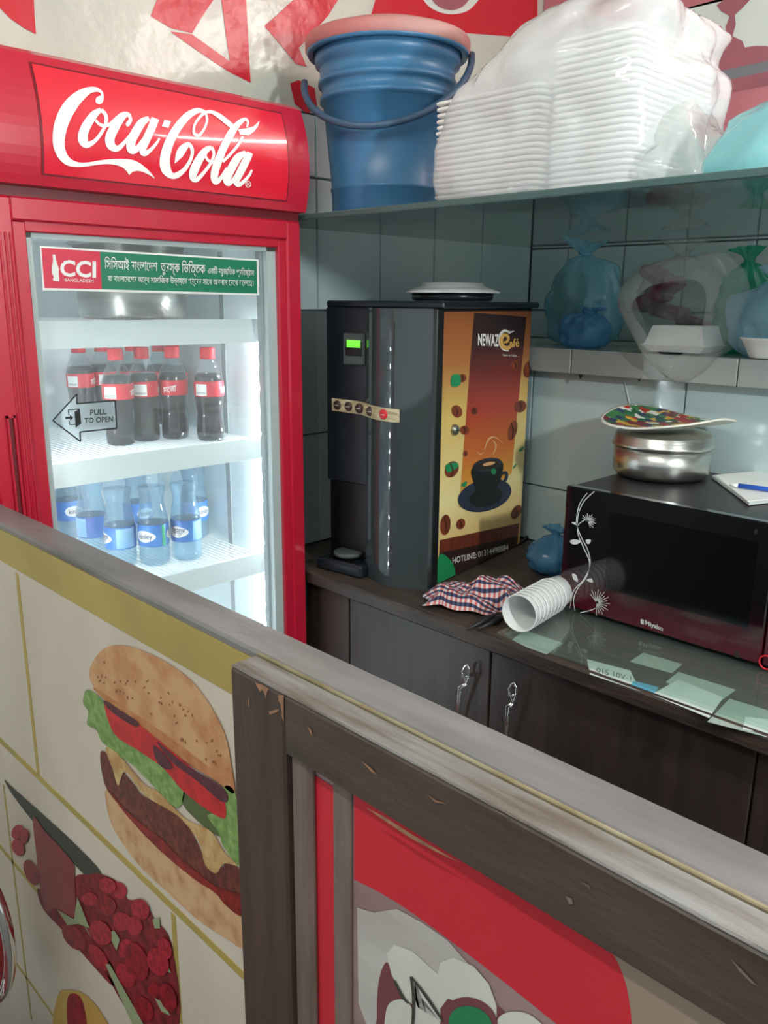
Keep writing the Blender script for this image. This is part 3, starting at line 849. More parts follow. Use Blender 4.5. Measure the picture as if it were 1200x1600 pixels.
# ---------------- bottles
def cola_bottle():
    t = thing('cola_bottle', 'x', 'bottle')
    P = [(0.0, .006), (.012, .003), (.021, .0), (.026, .004), (.0275, .02), (.0265, .04), (.0245, .058), (.0262, .074), (.0285, .092), (.0288, .118), (.0280, .134), (.0235, .150), (.0165, .164), (.0125, .172), (.0125, .178)]
    bump = lambda a, z: 1 + (.03 * math.cos(8 * a) if z < .085 else 0)
    B().lathe([(r * .97, z) for r, z in P[:11]] + [(.024, .144), (0, .144)], seg=32, fn=bump).build('cola', 'cola', t)
    B().lathe(P, seg=32, fn=bump).build('bottle', 'pet', t)
    B().lathe([(0, .198), (.0135, .198), (.0145, .196), (.0145, .178), (.0150, .174), (.0120, .174)], seg=20).build('cap', 'cap_red', t)
    lb = B().lathe([(.0291, .096), (.0293, .100), (.0293, .124), (.0288, .128)], seg=32).build('label', 'label_red', t)
    w = B()
    R = lambda a, z, o=.0297: (o * math.cos(a), o * math.sin(a), z)
    w.grid([[R(a * .06, z) for a in range(-7, 8)] for z in (.0985, .1225)])
    w.build('label_panel', 'label_white', lb)
    w = B()
    for z in (.102, .1045): w.grid([[R(a * .06, zz, .0299) for a in range(-6, 7)] for zz in (z, z + .001)])
    w.build('label_print', 'label_ink', lb)
    vs, fs = text_solid('মােজা', .012)
    for a0 in (1.75, 3.9):
        B().add([R(a0 + (v.x - 1.0) * .36, .103 + v.y * .019 + (v.x - 1) * .002, .0298 + v.z) for v in vs], fs).build('label_lettering', 'label_white', lb)
    return t

def water_bottle():
    t = thing('water_bottle', 'x', 'bottle')
    P = [(0.0, .008), (.014, .004), (.025, .0), (.031, .005), (.0325, .02), (.0320, .05), (.0322, .085), (.0325, .098), (.030, .116), (.0255, .136), (.0245, .146), (.0275, .160), (.0300, .174), (.027, .192), (.018, .208), (.0125, .214), (.0125, .220)]
    P = [(r, z * .98) for r, z in P]
    bump = lambda a, z: 1 + (.035 * math.cos(6 * a) if z < .04 else 0)
    B().lathe(P, seg=32, fn=bump).build('bottle', 'pet_water', t)
    B().lathe([(r * .95, z + .002) for r, z in P[:13]] + [(0, .168)], seg=28, fn=bump).build('water', 'water', t)
    B().lathe([(0, .232), (.0135, .232), (.0145, .230), (.0145, .214), (.0150, .211), (.0120, .211)], seg=20).build('cap', 'cap_blue', t)
    lb = B().lathe([(.0328, .046), (.0332, .050), (.0332, .090), (.0328, .094)], seg=36).build('label', 'label_blue', t)
    R = lambda a, z, o=.0337: (o * math.cos(a), o * math.sin(a), z)
    for a0, word in ((0.0, 'kinley'), (2.2, 'িকন্েল')):
        w = B()
        w.grid([[R(a0 + .72 * u, .069 + s * .013 * math.sqrt(max(0, 1 - abs(u) ** 2.2)) * (1 - .35 * max(u, 0))) for u in [k / 10 for k in range(-10, 11)]] for s in (-1, 0, 1)])
        w.build('label_panel', 'label_white', lb)
        vs, fs = text_raw(word, .012) if word[0] == 'k' else text_solid(word, .012); x1 = max(v.x for v in vs)
        B().add([R(a0 + (v.x / x1 - .5) * .95, .064 + v.y * (.0165 if word[0] == 'k' else .019), .034 + v.z) for v in vs], fs).build('label_lettering', 'label_navy', lb)
    B().grid([[R(1.12 + a * .05, z, .0336) for a in range(0, 6)] for z in (.047, .093)]).build('label_stripe', 'label_green', lb)
    w = B().grid([[R(3.2 + a * .08, z, .0335) for a in range(0, 16)] for z in (.049, .091)]).build('label_field', 'label_pale', lb)
    return t

proto_c = cola_bottle()
cola_spots = [ # base pixel on the shelf, turn of the white panel towards the viewer, label
    ((190, 694), -58, 'cola bottle standing furthest forward, first in the front row of the fridge'),
    ((228, 688), -40, 'cola bottle second in the front row, close behind the foremost one'),
    ((275, 684), -150, 'cola bottle with white script turned forward on its red label'),
    ((330, 687), -66, 'cola bottle at the right end of the front row, white label panel showing'),
    ((132, 668), -60, 'cola bottle at the left end of the back row, above the arrow sticker'),
    ((160, 664), -20, 'cola bottle second from the left of the back row, mostly hidden'),
    ((213, 661), 20, 'cola bottle in the back row peeping between the two foremost ones'),
    ((252, 659), -10, 'cola bottle in the back row left of the script labelled one'),
    ((303, 662), -25, 'cola bottle in the back row left of the row\'s right end')]
def shelf_spot(px, z):
    p = at(px[0], px[1], 2, z)
    return Vector((min(max(p.x, -1.905), -1.51), min(max(p.y, iy0 + .05), iy1 - .062), z))
def spread(spots, z, dmin):
    """bottles stand clear of each other: later ones give way to earlier ones"""
    P = [shelf_spot(q[0], z) for q in spots]
    for _ in range(60):
        for i in range(1, len(P)):
            for k in range(i):
                v = P[i] - P[k]; v.z = 0
                if v.length < dmin:
                    P[i] += (v.normalized() if v.length > 1e-4 else Vector((-1, 0, 0))) * (dmin - v.length) * .6
            P[i].x = min(max(P[i].x, -1.905), -1.505); P[i].y = min(max(P[i].y, iy0 + .05), iy1 - .062)
    return P
cola_at, water_at = spread(cola_spots, SHELF[2], .0645), None
for i, (px, rz, lab) in enumerate(cola_spots):
    o = proto_c if i == 0 else copy_tree(proto_c)
    p = cola_at[i]
    o.scale = (1.08, 1.08, 1.0); o.location = p; o.rotation_euler = (0, 0, rad(rz)); tag(o, lab, 'bottle', 'cola bottles on the fridge shelf')
proto_w = water_bottle()
water_spots = [
    ((293, 872), -62, 'water bottle with Bengali lettering on its blue label, right end of the shelf', 1),
    ((243, 880), -62, 'water bottle with Latin lettering on its blue label', 0),
    ((196, 884), 135, 'water bottle with pale back label turned forward, left of the lettered ones', 0),
    ((148, 866), 60, 'water bottle at the left of the front row, label turned aside', 0),
    ((112, 838), 0, 'leftmost water bottle, half hidden behind the wooden counter cap', 0),
    ((310, 838), 10, 'water bottle in the back row behind the right end', 0),
    ((218, 842), 10, 'water bottle in the back row between two front bottles', 0)]
water_at = spread(water_spots, SHELF[3], .069)
for i, (px, rz, lab, alt) in enumerate(water_spots):
    o = proto_w if i == 0 else copy_tree(proto_w)
    p = water_at[i]
    o.location = p; o.rotation_euler = (0, 0, rad(rz) - (2.2 if alt else 0)); tag(o, lab, 'bottle', 'water bottles on the fridge shelf')
# tall steel pot on the top shelf
t = thing('steel_pot', 'tall steel pot inside the fridge behind the green and red sticker', 'pot', (-1.70, 0.915, SHELF[1] + .001))
t.scale = (1.2, 1.2, .95)
B().lathe([(0, .004), (.085, .0), (.094, .008), (.096, .16), (.094, .16), (.09, .012), (0, .012)], seg=40).build('pot_body', 'steel', t)
B().lathe([(.094, .156), (.104, .158), (.106, .162), (.102, .165), (.094, .162)], seg=40).build('rim', 'steel', t)

# ================================================================== SHELF OVER THE COUNTER
t = thing('wall_shelf', 'dark glossy glass topped shelf spanning the niche above the coffee machine', 'shelf', (XL + .008, 1.16, ZSH))
ang = rad(0.9)
B().box((XL + .008, 1.155, ZSH), (1.0, YB - .008, ZSH + .006)).build('shelf_board', 'shelf_glass', t, world=True)
B().box((XL + .008, 1.147, ZSH - .002), (1.0, 1.155, ZSH + .010), .002).build('front_edge', 'shelf_edge', t, world=True)
ZT = ZSH + .006

# ---------------- bucket
bc = at(604, 300, 1, 1.325); bc = Vector((bc.x, 1.325, ZT))
t = thing('bucket', 'blue plastic bucket with dusty red lid on the wall shelf', 'bucket', bc)
B().lathe([(0, .006), (.10, .0), (.122, .004), (.126, .02), (.127, .06), (.129, .062), (.129, .068), (.127, .07), (.145, .25), (.152, .252), (.152, .262), (.147, .264), (.149, .285), (.156, .287), (.156, .297), (.151, .299), (.153, .325), (.162, .33), (.164, .36), (.158, .36), (.150, .32), (.120, .02), (0, .02)], seg=64).build('bucket_body', 'bucket_blue', t)
B().lathe([(.166, .352), (.178, .350), (.181, .356), (.178, .364), (.166, .362)], seg=64).build('rim', 'bucket_blue', t)
lid = B().lathe([(.180, .356), (.184, .360), (.184, .380), (.180, .386), (.160, .388), (.150, .394), (.14, .400), (0, .402)], seg=64).build('lid', 'bucket_lid', t)
hp = []
for k in range(25):
    a = -math.pi / 2 + math.pi * k / 24
    u = math.sin(a) * .188; dn = math.cos(a)
    fdir = Vector((.70, -.71, 0)); sdir = Vector((.71, .70, 0))
    hp.append(sdir * u + fdir * (dn * .168) + Vector((0, 0, .33 - dn * .15 + .03 * (u / .188))))
B().tube(hp, .008, 8).build('handle', 'handle_blue', t)

t.scale = (.92, .92, .90)
# ---------------- foam boxes in a clear bag
def foam_box(w, dp, h=.016):
    b = B()
    def ring(ins, z, r=.012):
        out = []
        for cx, cy, a0 in ((w / 2 - ins - r, dp / 2 - ins - r, 0), (-w / 2 + ins + r, dp / 2 - ins - r, 90), (-w / 2 + ins + r, -dp / 2 + ins + r, 180), (w / 2 - ins - r, -dp / 2 + ins + r, 270)):
            for k in range(3):
                a = rad(a0 + 45 * k); out.append(Vector((cx + r * math.cos(a), cy + r * math.sin(a), z)))
        return out
    rows = [ring(.006, .0), ring(0, .0015), ring(0, .0055), ring(.006, .007), ring(.016, .003)]
    b.grid(rows, False, True)
    b.add(rows[-1], [tuple(range(12))]); b.add(rows[0], [tuple(range(11, -1, -1))])
    return b
FA = (-0.965, 1.285, ZT + .002); FBX = (-0.770, 1.340, ZT + .002)
pa = foam_box(.225, .19).build('foam_box', 'foam', None, loc=FA)
for k in range(18):
    o = pa if k == 0 else copy_tree(pa)
    o.location = (FA[0] + random.uniform(-.0015, .0015), FA[1] + random.uniform(-.0015, .0015), FA[2] + k * .0098)
    tag(o, 'topmost white foam box of the shorter pile beside the blue bucket' if k == 17 else 'lowest white foam box of the shorter pile, resting on the glass shelf' if k == 0 else 'white foam box between top and bottom of the shorter pile beside the blue bucket', 'foam box', 'foam boxes in the shorter pile')
pb = foam_box(.150, .26).build('foam_box', 'foam', None, loc=FBX)
for k in range(24):
    o = pb if k == 0 else copy_tree(pb)
    o.location = (FBX[0] + random.uniform(-.002, .002), FBX[1] + random.uniform(-.002, .002), FBX[2] + k * .0098)
    tag(o, 'topmost white foam box of the taller pile under clear plastic' if k == 23 else 'lowest white foam box of the taller pile, resting on the glass shelf' if k == 0 else 'white foam box between top and bottom of the taller pile under clear plastic', 'foam box', 'foam boxes in the taller pile')

def bag(levels, seg=56, amp=.012, freq=9.0, seed=0, power=3.0, pleat=0.0):
    """plastic bag: horizontal rings (z, cx, cy, rx, ry, crumple) joined and crumpled"""
    b = B(); rows = []
    L = smooth_line(levels, 5)
    for (z, cx, cy, rx, ry, cr) in L:
        row = []
        for k in range(seg):
            a = 2 * math.pi * k / seg
            c_, s_ = math.cos(a), math.sin(a)
            q = (abs(c_) ** power + abs(s_) ** power) ** (-1 / power)
            p = Vector((cx + rx * q * c_, cy + ry * q * s_, z))
            nz = noise.noise(p * freq + Vector((seed * 7.3, seed * 3.1, 0)))
            n2 = noise.noise(p * freq * 2.7 + Vector((0, seed * 5.1, 3)))
            fold = math.sin(a * 11 + 4 * noise.noise(p * 4 + Vector((seed, 0, 0)))) * pleat
            dsp = (abs(nz) * 1.6 - .3 + abs(n2) * .7) * amp * cr + fold * cr
            dirv = Vector((c_, s_, 0.25 * nz))
            p = p + dirv * dsp + Vector((0, 0, nz * amp * .5 * cr * (0 if z <= levels[0][0] + 1e-4 else 1)))
            row.append(p)
        rows.append(row)
    b.grid(rows, True, True)
    return b

z0 = ZT + .001
fbag = thing('plastic_bag', 'large crumpled clear plastic bag pulled over the foam box piles', 'bag', (-.86, 1.35, ZT))
bag([(z0, -.88, 1.335, .218, .168, .1), (z0 + .03, -.88, 1.335, .222, .172, .5), (z0 + .10, -.872, 1.335, .220, .170, .8), (z0 + .17, -.862, 1.335, .214, .170, .9), (z0 + .205, -.85, 1.34, .182, .164, 1.1), (z0 + .24, -.82, 1.342, .150, .160, 1.1), (z0 + .265, -.81, 1.345, .135, .150, 1.2), (z0 + .283, -.815, 1.345, .10, .12, 1.4), (z0 + .29, -.815, 1.345, .02, .03, 1)], 96, .028, 7, 2, 3.8
    ).build('bag_film', 'bag_clear', fbag, world=True)
o = bag([(z0, -.635, 1.30, .035, .09, .2), (z0 + .02, -.635, 1.30, .046, .11, 1), (z0 + .06, -.64, 1.31, .040, .10, 1.2), (z0 + .11, -.655, 1.32, .02, .07, 1), (z0 + .15, -.665, 1.33, .005, .03, .5)], 48, .02, 12, 5, 2.2).build('bag_tail', 'bag_thin', fbag, world=True)
tc_ = at(1232, 262, 1, 1.33)
o = bag([(z0, tc_.x, 1.34, .11, .12, .1), (z0 + .03, tc_.x, 1.34, .114, .13, .6), (z0 + .075, tc_.x + .01, 1.34, .09, .105, 1), (z0 + .11, tc_.x + .02, 1.34, .055, .07, 1), (z0 + .125, tc_.x + .02, 1.34, .01, .015, 1)], 56, .018, 10, 9, 2.2).build('plastic_bag', 'bag_teal', None, loc=(tc_.x, 1.34, ZT), world=True)
tag(o, 'pale teal plastic bag on the wall shelf at the right edge', 'bag')

# ================================================================== ALCOVE LEDGE THINGS
ZL = 1.3915
def knotted(name, mat, label, px, y, rx, ry, h, seed, tilt=0.0, knot=True):
    c_ = at(px[0], px[1], 1, y); x = c_.x
    ear = at(px[0], px[1], 1, y)
    b = bag([(ZL, x, y, rx * .6, ry * .6, .1), (ZL + h * .12, x, y, rx * .92, ry * .95, .8), (ZL + h * .4, x, y, rx, ry, 1), (ZL + h * .65, x, y, rx * .8, ry * .8, 1.2), (ZL + h * .8, x + tilt, y, rx * .35, ry * .35, 1), (ZL + h * .86, x + tilt, y, rx * .16, ry * .16, .2), (ZL + h * .98, x + tilt * 1.4, y, rx * .55, ry * .25, 1.5)], 48, .016, 14, seed, 2.1, .003)
    t = thing(name, label, 'bag', (x, y, ZL))
    b.build('bag_film', mat, t, world=True)
    if knot:
        B().tube([(x + tilt + .012 * math.cos(a), y + .012 * math.sin(a), ZL + h * .86 + .004 * math.sin(2 * a)) for a in (k * math.pi / 6 for k in range(12))], .006, 8, True).build('knot', mat, t, world=True)
    return t, x
tb, x_ = knotted('plastic_bag', 'bag_deepblue', 'small dark blue knotted bag lying under the larger blue bag on the ledge', (912, 525), 1.775, .062, .05, .10, 3, .012)
tb, x_ = knotted('plastic_bag', 'bag_blue', 'knotted light blue bag with green leaves inside, top of the alcove left', (915, 470), 1.90, .100, .07, .265, 6, -.01)
b = B()
for k in range(7):
    a = random.uniform(0, 6.28)
    cc = Vector((x_ - .03 + random.uniform(-.02, .02), 1.87 + random.uniform(-.01, .02), ZL + .10 + random.uniform(-.03, .05)))
    b.grid([[cc + Vector((u * .03 * math.cos(a), u * .03 * math.sin(a) + .008 * v * v, v * .04)) for u in (-1, 0, 1)] for v in (-1, -.3, .4, 1)])
b.build('leaves', 'veg_green', tb, world=True, solid=.003)
knotted('plastic_bag', 'bag_deepblue', 'blue knotted bag in the alcove behind the white plate', (690, 440), 1.86, .075, .06, .17, 11)
knotted('plastic_bag', 'bag_green', 'green plastic bag standing between the clear bag and the pale blue bag', (1160, 500), 1.90, .062, .05, .235, 14, knot=False)
tb, x_ = knotted('plastic_bag', 'bag_pale', 'pale blue bag resting on a foam bowl at the right end of the ledge', (1212, 490), 1.80, .085, .065, .185, 17, knot=False)
# bag of maroon things behind the clear bag
tb, x_ = knotted('plastic_bag', 'bag_thin', 'clear bag of maroon patterned packets behind the foam box', (1062, 450), 1.98, .11, .07, .26, 19)
for k in range(6):
    cc = Vector((x_ + random.uniform(-.06, .06), 1.97 + random.uniform(-.03, .03), ZL + .03 + k * .028))
    T = Matrix.Translation(cc) @ Matrix.Rotation(random.uniform(-.5, .5), 4, 'Z') @ Matrix.Rotation(random.uniform(-.5, .5), 4, 'Y')
    B().box((-.05, -.03, -.015), (.05, .03, .015), .008, T).build('packet', 'maroon_cloth', tb, world=True)
# foam takeout box inside a hanging clear bag
fx = at(1064, 530, 1, 1.76).x
t = thing('takeout_box', 'white foam takeout box inside the hanging clear bag on the ledge', 'foam box', (fx, 1.775, ZL + .004))
def frust(b, w0, d0, z0_, w1, d1, z1_):
    vs = [(sx * w / 2, sy * dd / 2, z) for w, dd, z in ((w0, d0, z0_), (w1, d1, z1_)) for sx, sy in ((-1, -1), (1, -1), (1, 1), (-1, 1))]
    return b.add(vs, [(3, 2, 1, 0), (4, 5, 6, 7), (0, 1, 5, 4), (1, 2, 6, 5), (2, 3, 7, 6), (3, 0, 4, 7)])
b = B(); frust(b, .118, .09, 0, .140, .105, .012); b.build('box_base', 'foam', t)
b = B(); b.box((-.073, -.056, .012), (.073, .056, .0165), .002); b.build('box_rim', 'foam', t)
b = B(); frust(b, .136, .10, .0165, .112, .08, .056); b.build('box_lid', 'foam', t)
# hanging clear bag: open sheet of film around the box, sagging over the ledge edge
cb = thing('plastic_bag', 'clear plastic bag sagging over the ledge edge around a foam box', 'bag', (fx, 1.70, ZL))
outline = [(968, 452), (1000, 420), (1040, 405), (1085, 398), (1118, 396), (1138, 420), (1150, 455), (1140, 500), (1125, 545), (1105, 570), (1080, 590), (1055, 596), (1030, 580), (1010, 555), (990, 520), (972, 485)]
ol = smooth_line(outline, 2, True)
PF = Plane((0, 1.70, 0), (0, -1, 0))
c0 = PF((1058, 500))
b = B(); rows = []
for j, (sc_, dy) in enumerate(((1.0, 0.075), (1.02, 0.04), (1.0, 0.0), (.93, -.022), (.80, -.032), (.62, -.03))):
    row = []
    for p in ol:
        w = PF(p); w = c0 + (w - c0) * sc_
        nz = noise.noise(w * 24 + Vector((j * 3, 0, 0)))
        row.append(w + Vector((0, dy * (1 if w.z > ZL or dy < 0 else .1) + nz * .012, nz * .006)))
    rows.append(row)
b.grid(rows, True, True)
b.build('bag_film', 'bag_hang', cb, world=True)
# foam bowl at the right end
bx = at(1200, 540, 1, 1.74).x
t = thing('foam_bowl', 'white foam bowl at the right end of the tiled ledge', 'bowl', (bx, 1.745, ZL + .001))
B().lathe([(0, .002), (.032, 0), (.035, .003), (.052, .036), (.056, .038), (.055, .041), (.050, .039), (.032, .006), (0, .006)], seg=32).build('bowl', 'foam', t)

# ================================================================== BACK COUNTER
t = thing('base_cabinet', 'dark stained wooden base cabinet under the back counter', 'cabinet', (XL + .01, 1.19, 0))
B().box((XL + .004, 1.195, 0.08), (1.2, YL - .002, 0.862)).build('carcass', 'cab_wood', t, world=True)
B().box((XL + .004, 1.23, 0.0), (1.2, YL - .002, 0.08)).build('plinth', 'machine_dark', t, world=True)
gapx = at(766, 1060, 1, 1.175).x
PC = Plane((0, 1.172, 0), (0, -1, 0))
xs = [XL + .006, gapx - .40, gapx, gapx + .50, gapx + 1.0, 1.19]
for i in range(len(xs) - 1):
    dr = B().box((xs[i] + .0015, 1.174, 0.10), (xs[i + 1] - .0015, 1.195, 0.858), .002).build('cabinet_door', 'cab_wood', t, world=True)
    if i in (1, 2):
        top, bot = ((736, 1040), (719, 1112)) if i == 1 else ((809, 1068), (795, 1146))
        a, b_ = PC(top), PC(bot)
        hb = B(); off = Vector((0, -.014, 0))
        L = (a - b_)
        leaf = [(0, .0), (-.006, .012), (-.0075, .024), (-.003, .036), (.002, .041), (.0065, .032), (.007, .02), (.004, .008)]
        hb.tube([a + off + Vector((u * 1.2, 0, v - .034)) for u, v in leaf], .0024, 8, True)
        hb.tube([a + off + Vector((-.001, 0, -.034)), (a * .6 + b_ * .4) + off + Vector((-.002, -.006, 0)), (a * .25 + b_ * .75) + off, b_ + off * .6 - Vector((0, 0, .03))], .0026, 8)
        hb.tube([a + off + Vector((.003, 0, -.034)), (a * .6 + b_ * .4) + off + Vector((.004, -.006, 0)), (a * .25 + b_ * .75) + off + Vector((.003, 0, 0)), b_ + off * .6 - Vector((-.001, 0, .03))], .002, 8)
        hb.tube([a + Vector((0, .002, -.02)), a + off + Vector((0, 0, -.02))], .003, 6)
        hb.tube([b_ + Vector((0, .002, -.03)), b_ + off * .6 - Vector((0, 0, .03))], .003, 6)
        hb.build('handle', 'chrome', dr, world=True)
t = thing('worktop', 'worn brown wooden worktop of the back counter', 'worktop', (XL, 1.17, .862))
B().box((XL + .008, 1.165, .862), (1.2, YL - .007, ZC), .002).build('board', 'worktop_wood', t, world=True)
B().box((XL + .008, 1.152, .8625), (1.2, 1.166, ZC + .002), .004).build('front_lip', 'worktop_lip', t, world=True)
GX0 = at(765, 998, 2, ZC).x
ZG = ZC + .0085
gl = B().box((GX0, 1.168, ZC + .0025), (1.15, YL - .02, ZG), .001).build('glass_sheet', 'sheet_glass', None)
tag(gl, 'greenish glass sheet laid over papers on the back counter', 'glass sheet')
def paper(pts, mat, label, k, lift=.0004, ink=None):
    w = [at(p[0], p[1], 2, ZC + lift * (1 + k)) for p in pts]
    t_ = B().prism(w, (0, 0, .0003)).build('paper_slip', mat, None)
    tag(t_, label, 'paper')
    if ink:
        b = B()
        for body, p0, p1, hh in ink:
            text_px(b, body, p0, p1, hh, lambda q, o: at(q[0], q[1], 2, ZC + lift * (1 + k) + o), .0006)
        b.build('handwriting', 'ink', t_)
    return t_
paper([(917, 1030), (985, 1048), (1000, 1080), (922, 1054)], 'paper', 'white slip with handwriting under the glass', 0, ink=[('01S 10V-1', (932, 1050), (986, 1064), 8)])
paper([(1005, 1020), (1066, 1038), (1050, 1052), (984, 1034)], 'paper_green', 'pale slip under the glass just below the microwave', 1)
paper([(1060, 1050), (1150, 1078), (1120, 1100), (1040, 1066)], 'paper_green', 'pale green sheet under the glass below the microwave lettering', 0)
paper([(1018, 1085), (1060, 1062), (1130, 1090), (1108, 1122)], 'paper', 'crinkled white sheet under the glass near the counter edge', 2)
paper([(1140, 1092), (1200, 1110), (1230, 1160), (1105, 1128)], 'paper_green', 'green tinted sheet under the glass at the right edge of view', 1)
paper([(1165, 1120), (1230, 1128), (1240, 1150), (1160, 1140)], 'paper', 'small white slip on the green tinted sheet', 3)
paper([(990, 1064), (1030, 1074), (1022, 1084), (984, 1074)], 'paper_blue', 'small blue slip under the glass beside the handwriting', 1)
paper([(820, 985), (880, 1005), (850, 1025), (800, 1000)], 'paper_green', 'pale slip under the glass in front of the paper cups', 0)

# ---------------- coffee machine
MR = rad(9.0)
MP = Vector((-1.42, 1.229, ZC))
mc = thing('coffee_machine', 'black coffee vending machine with coffee poster on its side', 'coffee machine', MP, MR)
W, DPT, HT = .300, .425, .606
B().box((0.0, 0.012, 0.0), (W - .012, DPT, HT - .012), .004).build('body', 'machine_side', mc)
B().box((-.002, 0.0, HT - .014), (W + .004, DPT + .004, HT), .003).build('top_cover', 'machine_black', mc)
fp = B(); fp.box((0.0, -.004, .205), (.125, .012, HT - .014), .003)
fp.build('front_panel', 'machine_black', mc)
rc = B(); rc.box((0.008, -.001, .03), (.125, .012, .205)); rc.build('dispense_recess', 'machine_dark', mc)
tr = B().box((0.0, -.05, .0), (.135, .012, .03), .006).build('drip_tray', 'machine_black', mc)
for i in range(7):
    B().box((.012 + i * .016, -.045, .0295), (.020 + i * .016, .004, .0315)).build('tray_slot', 'machine_dark', tr)
B().lathe([(0, .0), (.030, .0), (.034, .004), (.034, .01), (.03, .012), (0, .012)], (.07, -.012, .036), 24).build('cup_rest', 'bezel', mc)
bz = B().box((.052, -.010, .470), (.112, -.002, .538), .003).build('display_bezel', 'bezel', mc)
B().box((.062, -.0112, .490), (.106, -.0095, .520)).build('display_well', 'machine_dark', bz)
B().box((.066, -.0125, .508), (.103, -.0108, .524)).build('display', 'lcd', bz)
# bulging grey right-hand front
bl = B(); rows = []
NU = 14
for z in (0.0, .004, HT - .018, HT - .014):
    row = []
    for k in range(NU + 1):
        u = k / NU
        x = .122 + u * (W - .004 - .122)
        y = .004 - .050 * math.sin(math.pi * (u * .86 + .10)) ** .8
        row.append(Vector((x, y, z)))
    rows.append(row)
bl.grid(rows, True)
for r_, fl_ in ((rows[0], False), (rows[-1], True)):
    bl.poly(list(r_) + [Vector((W - .004, .012, r_[0].z)), Vector((.122, .012, r_[0].z))])
bl.build('bulged_front', 'machine_grey', mc)
B().box((W - .016, -.012, 0.0), (W - .002, .014, HT - .014), .002).build('corner_strip', 'machine_side', mc)
# button strip wraps across the front
def front(u, z, off=0.0):
    if u < .125: return Vector((u, -.0045 - off, z))
    t_ = (u - .122) / (W - .004 - .122)
    return Vector((u, .004 - .050 * math.sin(math.pi * (t_ * .86 + .10)) ** .8 - off, z))
us = [.018 + i * .0085 for i in range(26)]
st = B(); st.grid([[front(u, z - (u - .018) * .02, .0012 + .012 * min(1, max(0, (u - .10) / .02)) * (1 if u < .128 else 0)) for u in us] for z in (.366, .394)], False)
so = st.build('button_strip', 'button_strip', mc, solid=.001)
for i, u in enumerate((.034, .066, .102, .146, .192)):
    c_ = front(u, .380 - (u - .018) * .02, .002 + (.008 if .10 < u < .128 else 0))
    B().lathe([(0, .003), (.0085, .003), (.0105, .001), (.0105, -.001)], seg=20, T=Matrix.Translation(c_) @ Matrix.Rotation(math.pi / 2, 4, 'X')).build('button', 'button_red' if i == 4 else 'button_brown', so)
    c2 = c_ + Vector((0, -.0034, 0)); vs, fs = text_raw('oooo')
    B().add([c2 + Vector(((v.x - 1.1) * .005, 0, (v.y - .3) * .005)) for v in vs], fs).build('button_print', 'poster_white', so)
B().box((.215, -.046, .395), (.2165, -.036, .565)).build('flap_groove', 'machine_dark', mc)
# side poster
nrm = Vector((math.cos(MR), math.sin(MR), 0))
SP0 = MP + nrm * (W - .0115)
PS = Plane(SP0, nrm)
za = z2p(480, 420, 1 / 3)
Mi = WM[mc.name]; Mv = Mi.inverted()
def PZ(q, o):      # artwork is trimmed at the edges of the sheet
    p = Mv @ PS(za(q), o)
    p.y = min(max(p.y, .022), DPT - .006); p.z = min(max(p.z, .004), HT - .02)
    return Mi @ p
side = lambda v, z, o=.0006: Mi @ Vector((W - .0115 + o, v, z))
po = B().poly([side(.022, .004), side(DPT - .006, .004), side(DPT - .006, HT - .02), side(.022, HT - .02)]).build('poster', 'poster_base', mc, world=True)
def art(name, mat, pts, off, sm=True): return blotch(B(), pts, PZ, off, 4, sm).build(name, mat, po, world=True)
art('poster_band', 'poster_band', [(783, 206), (1028, 226), (958, 960), (712, 1120)], .0012, False)
art('poster_wood', 'poster_wood', [(622, 1272), (993, 1193), (988, 1255), (619, 1335)], .0012, False)
art('poster_footer', 'poster_dark', [(619, 1333), (988, 1253), (978, 1440), (606, 1520)], .0013, False)
tx = B(); text_px(tx, 'NEWAZ', za((801, 358)), za((898, 362)), 18.5, PS, .002, 0.03); tx.build('poster_lettering', 'poster_white', po, world=True)
tx = B(); stroke(tx, [za(q) for q in [(922, 345, 10), (938, 340, 12), (942, 320, 14), (925, 310, 15), (910, 330, 17), (915, 360, 19), (940, 372, 18), (962, 350, 14)]], PS, .0022); text_px(tx, 'af\u00e9', za((948, 368)), za((994, 364)), 13.5, PS, .0022, 0.02); tx.build('poster_lettering', 'poster_gold', po, world=True)
tx = B(); stroke(tx, [za(q) for q in [(950, 300, 9), (925, 290, 12), (905, 310, 12), (903, 345, 12), (918, 376, 10), (945, 384, 7)]], PS, .0017); stroke(tx, [za((945, 300, 12)), za((970, 292, 3))], PS, .0017); tx.build('poster_swirl', 'poster_white', po, world=True)
tx = B(); text_px(tx, 'have a relax ...', za((918, 409)), za((995, 413)), 4.4, PS, .002); tx.build('poster_lettering', 'poster_white', po, world=True)
tx = B(); text_px(tx, 'HOTLINE: 01314498884', za((681, 1382)), za((943, 1318)), 9.6, PS, .002, 0.01); tx.build('poster_lettering', 'poster_white', po, world=True)
for cx, cy, rx, ry, ro in ((702, 668, 24, 30, -.4), (738, 756, 22, 20, .4), (1000, 645, 26, 30, .6), (963, 758, 20, 48, .25), (1042, 470, 26, 42, .3), (648, 1200, 24, 48, .1), (720, 1196, 20, 26, .4), (742, 866, 11, 14, .2), (678, 940, 30, 40, .5), (980, 1140, 20, 36, .5), (728, 512, 18, 20, .3), (975, 452, 20, 22, .4), (785, 665, 16, 18, .3)):
    art('bean_print', 'bean', oval(cx, cy, rx, ry, ro), .0018)
    b = B(); stroke(b, [za(q) for q in [(cx - rx * .3, cy - ry * .75, 3), (cx + rx * .15, cy, 7), (cx - rx * .1, cy + ry * .8, 3)]], PS, .0022, 4); b.build('bean_crease', 'bean_dark', po, world=True)
